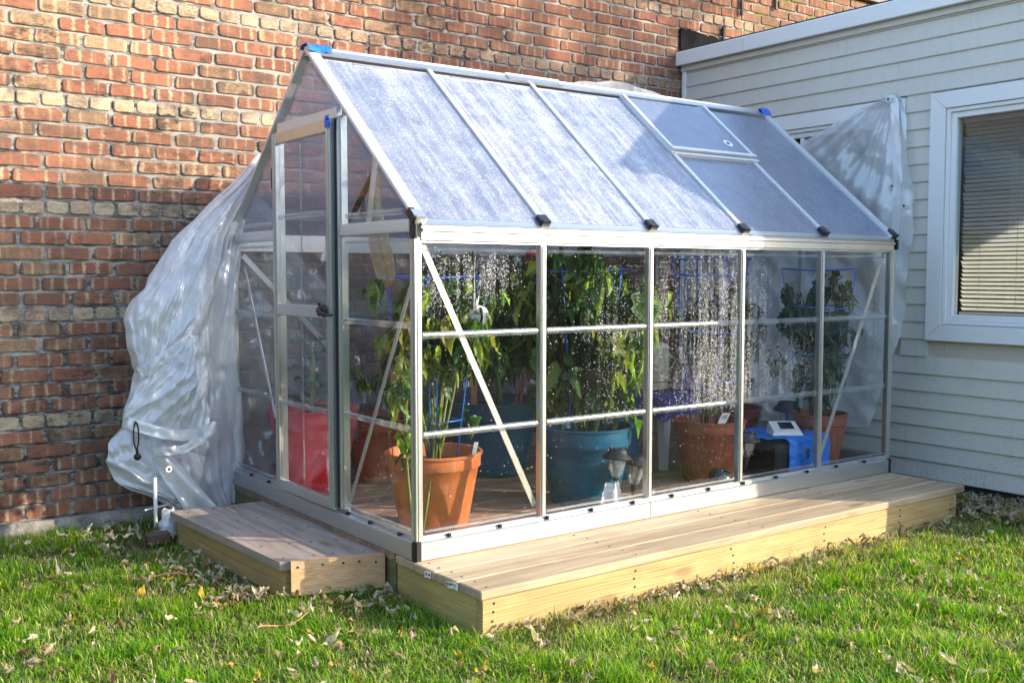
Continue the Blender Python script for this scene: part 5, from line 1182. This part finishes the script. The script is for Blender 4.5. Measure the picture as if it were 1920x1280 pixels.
# kale in the red pot: leaves are parts
kale = thing('kale_plant', 'young kale plant with blue green leaves growing in the red pot', 'plant', (.27, 1.47, .36))
MB().tube([(.27, 1.47, .36), (.272, 1.47, .46), (.268, 1.468, .56), (.275, 1.47, .66), (.272, 1.47, .76)], [.014, .015, .012, .010, .006], 8).build('stem', simple('kale_stem', (.22, .27, .09), .5), kale, True, recalc=False)
for k in range(16):
    zz = (.75, .74, .70, .64, .60, .57, .54, .53, .50, .60, .56, .42, .41, .40, .42, .39)[k]; a = k * 2.4; ln = (.06 if k < 4 else .085) if k < 11 else .12
    q = Vector((.271, 1.47, zz)); d = Vector((math.cos(a), math.sin(a), .35 if k < 11 else .5)).normalized(); mb = MB()
    mb.tube([q, q + d * ln * .5, q + d * ln * .8 + Vector((0, 0, .005))], .003, 5)
    tip = q + d * ln * .75; sd = d.cross(Vector((0, 0, 1))).normalized(); upv = sd.cross(d)
    mb.grid(lambda u, v: tip + d * (.075 * v) + sd * ((u - .5) * .075 * math.sin(math.pi * (.12 + .83 * v)) ) + upv * (.010 * math.sin(v * 9 + u * 11) - .03 * v * v + .02 * abs(u - .5)), 6, 6)
    o = mb.build('leaf', M['leaf'], kale, True, recalc=False); setattr_c(o.data, 'col', np.tile(np.array([(.08, .19, .11), (.11, .24, .12), (.06, .15, .09)][k % 3]), (len(o.data.vertices), 1)))
# stakes and sticks
def stick(name, label, a, b, r, m, flat=False):
    mb = MB()
    if flat: mb.bar(a, b, r * 2.4, r, (.6, .8, 0))
    else: mb.tube([a, b], r, 7)
    return tag(mb.build(name, m, loc=a), label, 'stake')
stick('wooden_stake', 'flat wooden stake with small writing marks in the terracotta pot by the door', (.74, 1.44, .31), (.715, 1.43, .72), .014, M['stake'], True)
stick('wooden_stake', 'short orange stake in the large teal tub', (1.10, 1.22, .33), (1.085, 1.21, .62), .013, M['stake'], True)
stick('red_stick', 'thin red stick in the large teal tub', (1.36, 1.16, .36), (1.41, 1.15, .80), .005, M['red_stick'])
stick('green_stick', 'thin green stick in the large teal tub', (1.22, 1.12, .36), (1.15, 1.12, .75), .005, M['green_stick'])
stick('bamboo_stick', 'tan bamboo cane in the large teal tub', (1.31, 1.13, .36), (1.345, 1.12, .85), .004, M['stake'])
# white hanging ornament and dried flower pick
orn = thing('hanging_ornament', 'white shell shaped ornament with a crest hanging above the near orange pot', 'ornament', (.44, .22, .93))
MB().lathe([(0, -.030), (.018, -.028), (.036, -.018), (.045, -.004), (.043, .004), (.030, .014), (.012, .020), (0, .021)], (.44, .22, .93), 22, (-.55, -.7, .35)).build('disc', M['white_plastic'], orn, True)
for k in range(5): MB().tube([(.41 + .006 * k, .225, .965), (.395 + .012 * k, .22, 1.00 + .012 * (k % 3))], [.005, .002], 6).build('crest_feather', M['white_plastic'], orn, True)
MB().tube([(.425, .185, .965), (.43, .178, .93), (.428, .185, .895)], .006, 6).build('dark_band', M['black'], orn, True)
MB().tube([(.43, .23, 1.0), (.43, .235, 1.1), (.44, .24, 1.2)], .0015, 4).build('cord', M['white_plastic'], orn)
fw_ = thing('dried_flower', 'brown dried flower head on a dark stem hanging at the back of the greenhouse', 'flower', (1.10, .72, 1.16))
for k in range(26):
    a, e = k * 2.4, math.asin(-.9 + 1.8 * k / 25); d = Vector((math.cos(a) * math.cos(e), math.sin(a) * math.cos(e), math.sin(e)))
    mb = MB(); mb.lathe([(0, 0), (.014, .012), (.016, .022), (.008, .032), (0, .034)], Vector((1.10, .72, 1.16)) + d * .012, 7, d); mb.build('petal', M['dried'], fw_, True)
MB().tube([(1.10, .72, 1.13), (1.11, .715, 1.07), (1.125, .71, 1.02)], .005, 6).build('stem', M['twine'], fw_)
MB().lathe([(0, -.013), (.011, -.007), (.013, .003), (.008, .011), (0, .013)], (1.125, .71, 1.01), 12).build('blue_bead', M['blue_tape'], fw_, True)
MB().lathe([(0, 0), (.028, .008), (.024, .03), (0, .05)], (1.10, .72, 1.185), 12).build('red_ribbon', M['pink_cloth'], fw_, True)

# ------------------------------------------------------------------ white rack, bag and brick scrap left of the step
rack = thing('metal_rack', 'white metal rack leg showing below the left plastic sheet', 'rack', (-.485, 1.66, GZ))
MB().tube([(-.487, 1.64, GZ - .02), (-.485, 1.645, .12)], .0095, 10).build('leg', M['white_metal'], rack, True)
MB().tube([(-.53, 1.655, -.035), (-.36, 1.70, -.028)], .004, 7).build('cross_bar', M['white_metal'], rack, True)
MB().lathe([(0, -.006), (.006, 0), (0, .006)], (-.53, 1.655, -.035), 10).build('bar_knob', M['white_metal'], rack, True)
mb = MB(); mb.grid(lambda u, v: (-.455 + .055 * math.cos(u * 6.28) * (1 - .55 * v) + .02 * nz(u * 5, v * 4), 1.545 + .04 * math.sin(u * 6.28) * (1 - .5 * v), GZ + .0 + .12 * v + .015 * ridge(u * 3, v * 3, 4)), 26, 14)
tag(mb.build('plastic_bag', M['bag'], smooth=True, loc=(-.455, 1.545, GZ), recalc=False), 'scrap of white plastic bag crumpled beside the step corner', 'plastic bag')
tag(MB().box(-.585, -.475, 1.445, 1.50, GZ - .005, GZ + .05, .006).build('loose_brick', simple('old_brick', (.12, .07, .05), .9, var=.4, bump=.6), loc=(-.53, 1.47, GZ)), 'dark broken brick lying in the grass by the step', 'brick')

# ------------------------------------------------------------------ grass
def inside_any(x, y):
    m = (x > -0.03) & (x < 3.08) & (y > -0.47) & (y < 1.9)
    m |= (y > WY - 0.05) | (x > HX + 0.02) & (y > HY0)
    m |= (x > -0.455) & (x < 0.0) & (y > 0.36 - (x + .40) * .33) & (y < 1.52)
    return m
def lawn():
    n = 430000
    X = NP.uniform(-2.6, 4.6, n); Y = NP.uniform(-2.4, 2.05, n)
    d = np.hypot(X - CAM[0], Y - CAM[1])
    # keep what the view can hold: a wedge round the viewing direction, thinning with distance
    ya = rad(53.69); dx, dy = X - CAM[0], Y - CAM[1]; fz = dx * math.cos(ya) + dy * math.sin(ya); rx = dx * math.sin(ya) - dy * math.cos(ya)
    keep = (fz > 2.3) & (np.abs(rx) < fz * 0.58 + 0.25) & ~inside_any(X, Y) & (NP.rand(n) < np.clip(4.2 / d, 0.3, 1) ** 1.3)
    # bare strip with litter along the deck front and by the house
    gap = np.where((X > 0.15) & (X < 3.0), np.abs(Y + 0.50), 9); keep &= ~((gap < 0.07) & (NP.rand(n) < .72))
    keep &= ~((X > 3.05) & (Y > -.75) & (NP.rand(n) < .78)); keep &= ~((X > -.75) & (X < -.42) & (Y > 1.2) & (NP.rand(n) < .55))
    X, Y = X[keep], Y[keep]; n = len(X)
    low = np.array([nz(x * 1.7, y * 1.7, 3.0) for x, y in zip(X, Y)]); pat = np.array([nz(x * 5.5, y * 5.5, 8.0) for x, y in zip(X, Y)])
    H = (0.027 + 0.022 * NP.rand(n)) * (1 + 0.8 * pat) * (1 + .35 * low); H = np.clip(H, .014, .08)
    tall = NP.rand(n) < .012; H[tall] *= 1.9
    gp = np.where((X > 0.0) & (X < 3.0), np.abs(Y + 0.49), 9) < 0.05; H[gp] *= 1.3
    az = NP.uniform(0, 6.2832, n) * .9 + (low * 3.2 + 1.2); lean = NP.uniform(.15, 1.25, n)
    wd = NP.uniform(.0011, .0024, n)
    cx, sx_ = np.cos(az), np.sin(az); px_, py_ = -sx_, cx
    V = np.zeros((n, 5, 3)); F = []
    for i, (t, ws) in enumerate(((0, 1.0), (.5, .85), (1.0, 0.0))):
        ox = H * lean * (t ** 1.7) * cx; oy = H * lean * (t ** 1.7) * sx_; oz = H * (t - .38 * lean * t * t) - .012
        bx, by = X + ox, Y + oy
        if i < 2:
            V[:, i * 2] = np.stack([bx - px_ * wd * ws, by - py_ * wd * ws, GZ + oz], -1); V[:, i * 2 + 1] = np.stack([bx + px_ * wd * ws, by + py_ * wd * ws, GZ + oz], -1)
        else: V[:, 4] = np.stack([bx, by, GZ + oz], -1)
    g1, g2, g3, dry = np.array((.09, .26, .010)), np.array((.22, .45, .015)), np.array((.46, .56, .05)), np.array((.62, .54, .30))
    k = NP.rand(n, 1); cc = g1 + (g2 - g1) * k; m = NP.rand(n) < (.20 + .15 * low); cc[m] = g3 * (0.7 + .6 * NP.rand(m.sum(), 1))
    m = NP.rand(n) < np.clip(.20 + .32 * (-pat) + np.where(gap[keep] < .2, .35, 0), 0, .7); cc[m] = dry * (0.55 + .7 * NP.rand(m.sum(), 1))
    C5 = np.repeat(cc[:, None, :], 5, 1) * np.array([.42, .42, .9, .9, 1.1])[None, :, None]  # blade feet darkened in the colour for shade between blades
    me = bpy.data.meshes.new('grass'); nv = n * 5
    me.vertices.add(nv); me.vertices.foreach_set('co', V.reshape(-1).astype(np.float32))
    b = np.arange(n) * 5
    quads = np.stack([b, b + 1, b + 3, b + 2], -1); tris = np.stack([b + 2, b + 3, b + 4], -1)
    loops = np.concatenate([quads.ravel(), tris.ravel()]).astype(np.int32); me.loops.add(len(loops)); me.loops.foreach_set('vertex_index', loops)
    ls = np.concatenate([np.arange(n) * 4, 4 * n + np.arange(n) * 3]).astype(np.int32); me.polygons.add(2 * n); me.polygons.foreach_set('loop_start', ls)
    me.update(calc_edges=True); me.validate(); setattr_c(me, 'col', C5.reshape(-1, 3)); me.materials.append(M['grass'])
    o = bpy.data.objects.new('grass', me); col.objects.link(o); o['kind'] = 'stuff'; o['label'] = 'bright green lawn grass with dry patches'; o['category'] = 'grass'
    print('blades', n)
lawn()

# ------------------------------------------------------------------ fallen leaves
def leaf_mesh(seed, curl, lng, wid, colr, stem=True):
    r = random.Random(seed); mb = MB(); nu, nv = 5, 7
    def fn(u, v):
        wv = math.sin(math.pi * min(.985, v * .96 + .03)) ** .75 * (1 + .18 * math.sin(v * 14 + seed)); a = (u - .5) * 2
        x = a * wid * wv * (1 - .3 * abs(curl)); z = curl * wid * a * a * wv * 1.3 + .012 * math.sin(v * 4 + seed) + curl * .25 * lng * (v - .5) ** 2 * 2 + .006 * math.sin(u * 7 + v * 9 + seed)
        return (x, (v - .5) * lng, z)
    mb.grid(fn, nu, nv)
    if stem: mb.tube([(0, -lng * .5, fn(.5, 0)[2]), (.004, -lng * .75, .012), (.0, -lng * .95, .005)], .0009, 3)
    me = mb.mesh('fallen_leaf', smooth=True); vv = np.array(mb.v); base = np.array(colr)[None, :] * (0.75 + .5 * NP.rand(len(vv), 1))
    setattr_c(me, 'col', base); me.materials.append(M['dry']); return me
KINDS = [('pale', 'pale dry leaf fallen on the lawn grass', [(.56, .47, .36), (.64, .56, .45), (.44, .35, .25)]), ('brown', 'brown curled leaf fallen on the lawn grass', [(.24, .15, .075), (.30, .20, .10), (.17, .10, .05)]),
         ('yellow', 'yellow leaf fallen on the lawn grass', [(.52, .36, .04), (.42, .32, .05)]), ('olive', 'dull olive leaf fallen on the lawn grass', [(.22, .21, .09), (.28, .25, .14)])]
LM = []
for ki, (nm, lb, cols_) in enumerate(KINDS):
    for s_ in range(5 if ki < 2 else 3): LM.append((ki, leaf_mesh(ki * 10 + s_, R.uniform(-.6, 1.2), R.uniform(.028, .058), R.uniform(.008, .017), R.choice(cols_))))
wts = [(.62, .22, .07, .09)[k] / (5 if k < 2 else 3) for k, _ in LM]
def leaf_spot():
    q = R.random()
    if q < .50:   # open lawn
        while True:
            x, y = R.uniform(-2.0, 4.0), R.uniform(-2.2, 1.95); p_ = proj((x, y, GZ))
            if -20 < p_[0] < 1940 and p_[1] < 1300 and not bool(inside_any(np.array(x), np.array(y))): return x, y
    if q < .66: return R.gauss(.9, .75) % 2.9 + .05, -0.50 - abs(R.gauss(0, .06))
    if q < .80: t = R.random(); return -.46 - abs(R.gauss(0, .10)) , .35 + .75 * t ** 1.5
    if q < .88: return R.gauss(-.12, .14), R.gauss(.10, .09)
    return R.gauss(3.3, .16), R.gauss(-.45, .22)
pts_ = []
while len(pts_) < 900:
    x, y = leaf_spot()
    if bool(inside_any(np.array(x), np.array(y))): continue
    if -.04 < x < 3.08 and -.47 < y < 0: continue
    pts_.append((x, y))
litter = []
for i, (x, y) in enumerate(pts_):
    p_ = proj((x, y, GZ)); litter.append((p_[2] + R.uniform(0, 1.2) + (3 if not (0 < p_[0] < 1920 and p_[1] < 1280) else 0), x, y))
litter.sort()
def leaf_tf(x, y): return (x, y, GZ + R.uniform(.012, .034)), (R.gauss(0, .30), R.gauss(0, .38), R.uniform(0, 6.28)), R.uniform(.65, 1.25)
for d_, x, y in litter[:290]:
    ki, me = R.choices(LM, wts)[0]; o = bpy.data.objects.new('fallen_leaf', me); lo, ro, s_ = leaf_tf(x, y); o.location = lo; o.rotation_euler = ro; o.scale = (s_,) * 3; col.objects.link(o)
    kn = KINDS[ki][1].split(' fallen')[0]
    where = 'lying close along the long deck front' if (y > -.66 and 0 < x < 3.05) else 'in the drift by the house foundation' if x > 3.0 and y > -.9 else 'in the gap between step and deck' if (x > -.45 and y > -.1 and x < .1) else 'in the heap along the step side' if (x < -.38 and x > -.75 and y > .2) else 'on the lawn left of the step' if y > x * .9 + .9 else 'on the lawn in front of the deck end' if x < .6 else 'on the open lawn at right'
    tag(o, kn + ' ' + where, 'leaf', kn + ' ' + where)
V, F, Cc = [], [], []
extra = [(d_, x, y) for d_, x, y in litter[290:]] + [(0, R.gauss(3.3, .17), R.gauss(-.5, .28)) for _ in range(480)] + [(0, R.gauss(-.62, .14), R.gauss(1.6, .16)) for _ in range(60)]
for d_, x, y in extra:
    if bool(inside_any(np.array(x), np.array(y))): continue
    ki, me = R.choices(LM, wts)[0]; lo, ro, s_ = leaf_tf(x, y); mt = Matrix.LocRotScale(Vector(lo), __import__('mathutils').Euler(ro), Vector((s_ * .8,) * 3)); b = len(V)
    V += [tuple(mt @ q.co) for q in me.vertices]; F += [tuple(q + b for q in p_.vertices) for p_ in me.polygons]
    cb = np.empty(len(me.vertices) * 4, np.float32); me.attributes['col'].data.foreach_get('color', cb); Cc.append(cb.reshape(-1, 4)[:, :3])
me = bpy.data.meshes.new('leaf_litter'); me.from_pydata(V, [], F); setattr_c(me, 'col', np.concatenate(Cc)); me.materials.append(M['dry']); o = bpy.data.objects.new('leaf_litter', me); col.objects.link(o)
tag(o, 'drift of small dry leaves along the house foundation and deck', 'leaves', kind='stuff')
# a few dry twigs on the lawn
for i, (x, y, a, l_, lb) in enumerate(((1.35, -.95, .5, .16, 'thin tan twig on the grass in front of the deck'), (-.75, .85, 2.4, .30, 'long dry twig lying on the grass left of the step'), (-.55, .0, .2, .22, 'dry twig on the grass below the step front'))):
    mb = MB(); mb.tube([(x + (t - .5) * l_ * math.cos(a), y + (t - .5) * l_ * math.sin(a) + .01 * math.sin(t * 7), GZ + .03 + .012 * math.sin(t * 5 + i)) for t in [k / 8 for k in range(9)]], [.0028 * (1.1 - .06 * k) for k in range(9)], 5)
    tag(mb.build('twig', M['stake'], loc=(x, y, GZ)), lb, 'twig')

# ------------------------------------------------------------------ unseen leafy screens, added to keep bright horizon sky out of pane reflections
def added_hedge(label, a, b, hgt, seed):
    a, b = Vector((*a, GZ)), Vector((*b, GZ)); d = (b - a); nrm = Vector((-d.y, d.x, 0)).normalized(); mb = MB()
    def fn(u, v):
        t = v * 3; p_ = a + d * u; off, z = ((-.6, t * hgt) if t < 1 else (-.6 + 1.2 * (t - 1), hgt) if t < 2 else (.6, (3 - t) * hgt)); k = nz(u * d.length * .9, t * 2.3, seed) * .35 + nz(u * d.length * .22, 1.0, seed) * .5
        q = p_ + nrm * (off + .5 * k) + Vector((0, 0, z * (1 + k * .55))); return tuple(q)
    mb.grid(fn, 160, 40); o = mb.build('added_hedge', M['added_hedge'], smooth=False, loc=a, recalc=False); return tag(o, label, 'added_hedge')
M['added_hedge'] = simple('added_hedge_leaves', (.045, .06, .028), .9, var=.6, scale=9, bump=.8, bscale=14)
added_hedge('added unseen leafy screen behind the viewer that darkens the wall pane reflections', (-15, -13), (45, -17), 3.3, 2.0)
added_hedge('added unseen leafy screen at far left that darkens the gable pane reflections', (-13, -13), (-12, 6), 4.6, 6.0)

# ------------------------------------------------------------------ trees
def tree(label, base, h, crown_c, crown_r, nb, nl, seed, leafsize=.09, cols_=((.12, .10, .03), (.2, .14, .04), (.08, .09, .02))):
    r = random.Random(seed); base = Vector(base); o = thing('bare_tree', label, 'tree', base); mb = MB(); cc = Vector(crown_c)
    mb.tube([base, base.lerp(cc, .4) + Vector((.08, .05, 0)), base.lerp(cc, .8), cc + Vector((0, 0, crown_r * .6))], [.16, .13, .10, .03], 9); mb.build('trunk', M['bark'], o, True, recalc=False)
    br = MB(); tips = []
    for k in range(nb):
        s0 = base.lerp(cc, r.uniform(.5, 1.1)); d = Vector((r.gauss(0, 1), r.gauss(0, 1), r.gauss(.35, .6))).normalized(); ln = crown_r * r.uniform(.6, 1.05); e = s0 + d * ln
        m_ = s0.lerp(e, .5) + Vector((r.gauss(0, .1), r.gauss(0, .1), r.gauss(.05, .1))); br.tube([s0, m_, e], [.035, .022, .006], 5, False)
        for _ in range(7):
            q = m_.lerp(e, r.random()); d2 = (d + Vector((r.gauss(0, .7), r.gauss(0, .7), r.gauss(.1, .6)))).normalized(); e2 = q + d2 * r.uniform(.25, .6) * min(1, crown_r); br.tube([q, q.lerp(e2, .5) + Vector((0, 0, .02)), e2], [.010, .007, .003], 4, False); tips.append((q, e2))
            for _ in range(3): q3 = q.lerp(e2, r.random()); br.tube([q3, q3 + Vector((r.gauss(0, .15), r.gauss(0, .15), r.gauss(.05, .12)))], [.005, .002], 3, False)
    br.build('branches', M['bark'], o, False, recalc=False)
    items = []
    for _ in range(nl):
        q, e2 = r.choice(tips); p_ = q.lerp(e2, r.random()) + Vector((r.gauss(0, .06), r.gauss(0, .06), r.gauss(0, .06))); s_ = leafsize * r.uniform(.6, 1.3); items.append((p_, (r.gauss(0, 1), r.gauss(0, 1), r.gauss(-.5, .6)), s_, s_, r.choice(cols_), r.randrange(4)))
    if items: leaves_mesh('crown', items, o, M['leaf'])
tree('leafless tree whose twigs show above the brick wall at top right', (10.3, 3.9, GZ), 6, (10.3, 3.9, 4.6), 1.7, 26, 120, 3)
tree('half bare autumn tree beyond the house that dapples the brick wall', (8.7, -4.5, GZ), 8, (8.7, -4.5, 7.0), 1.5, 30, 1100, 8, .13)
print('objects', len(bpy.data.objects))
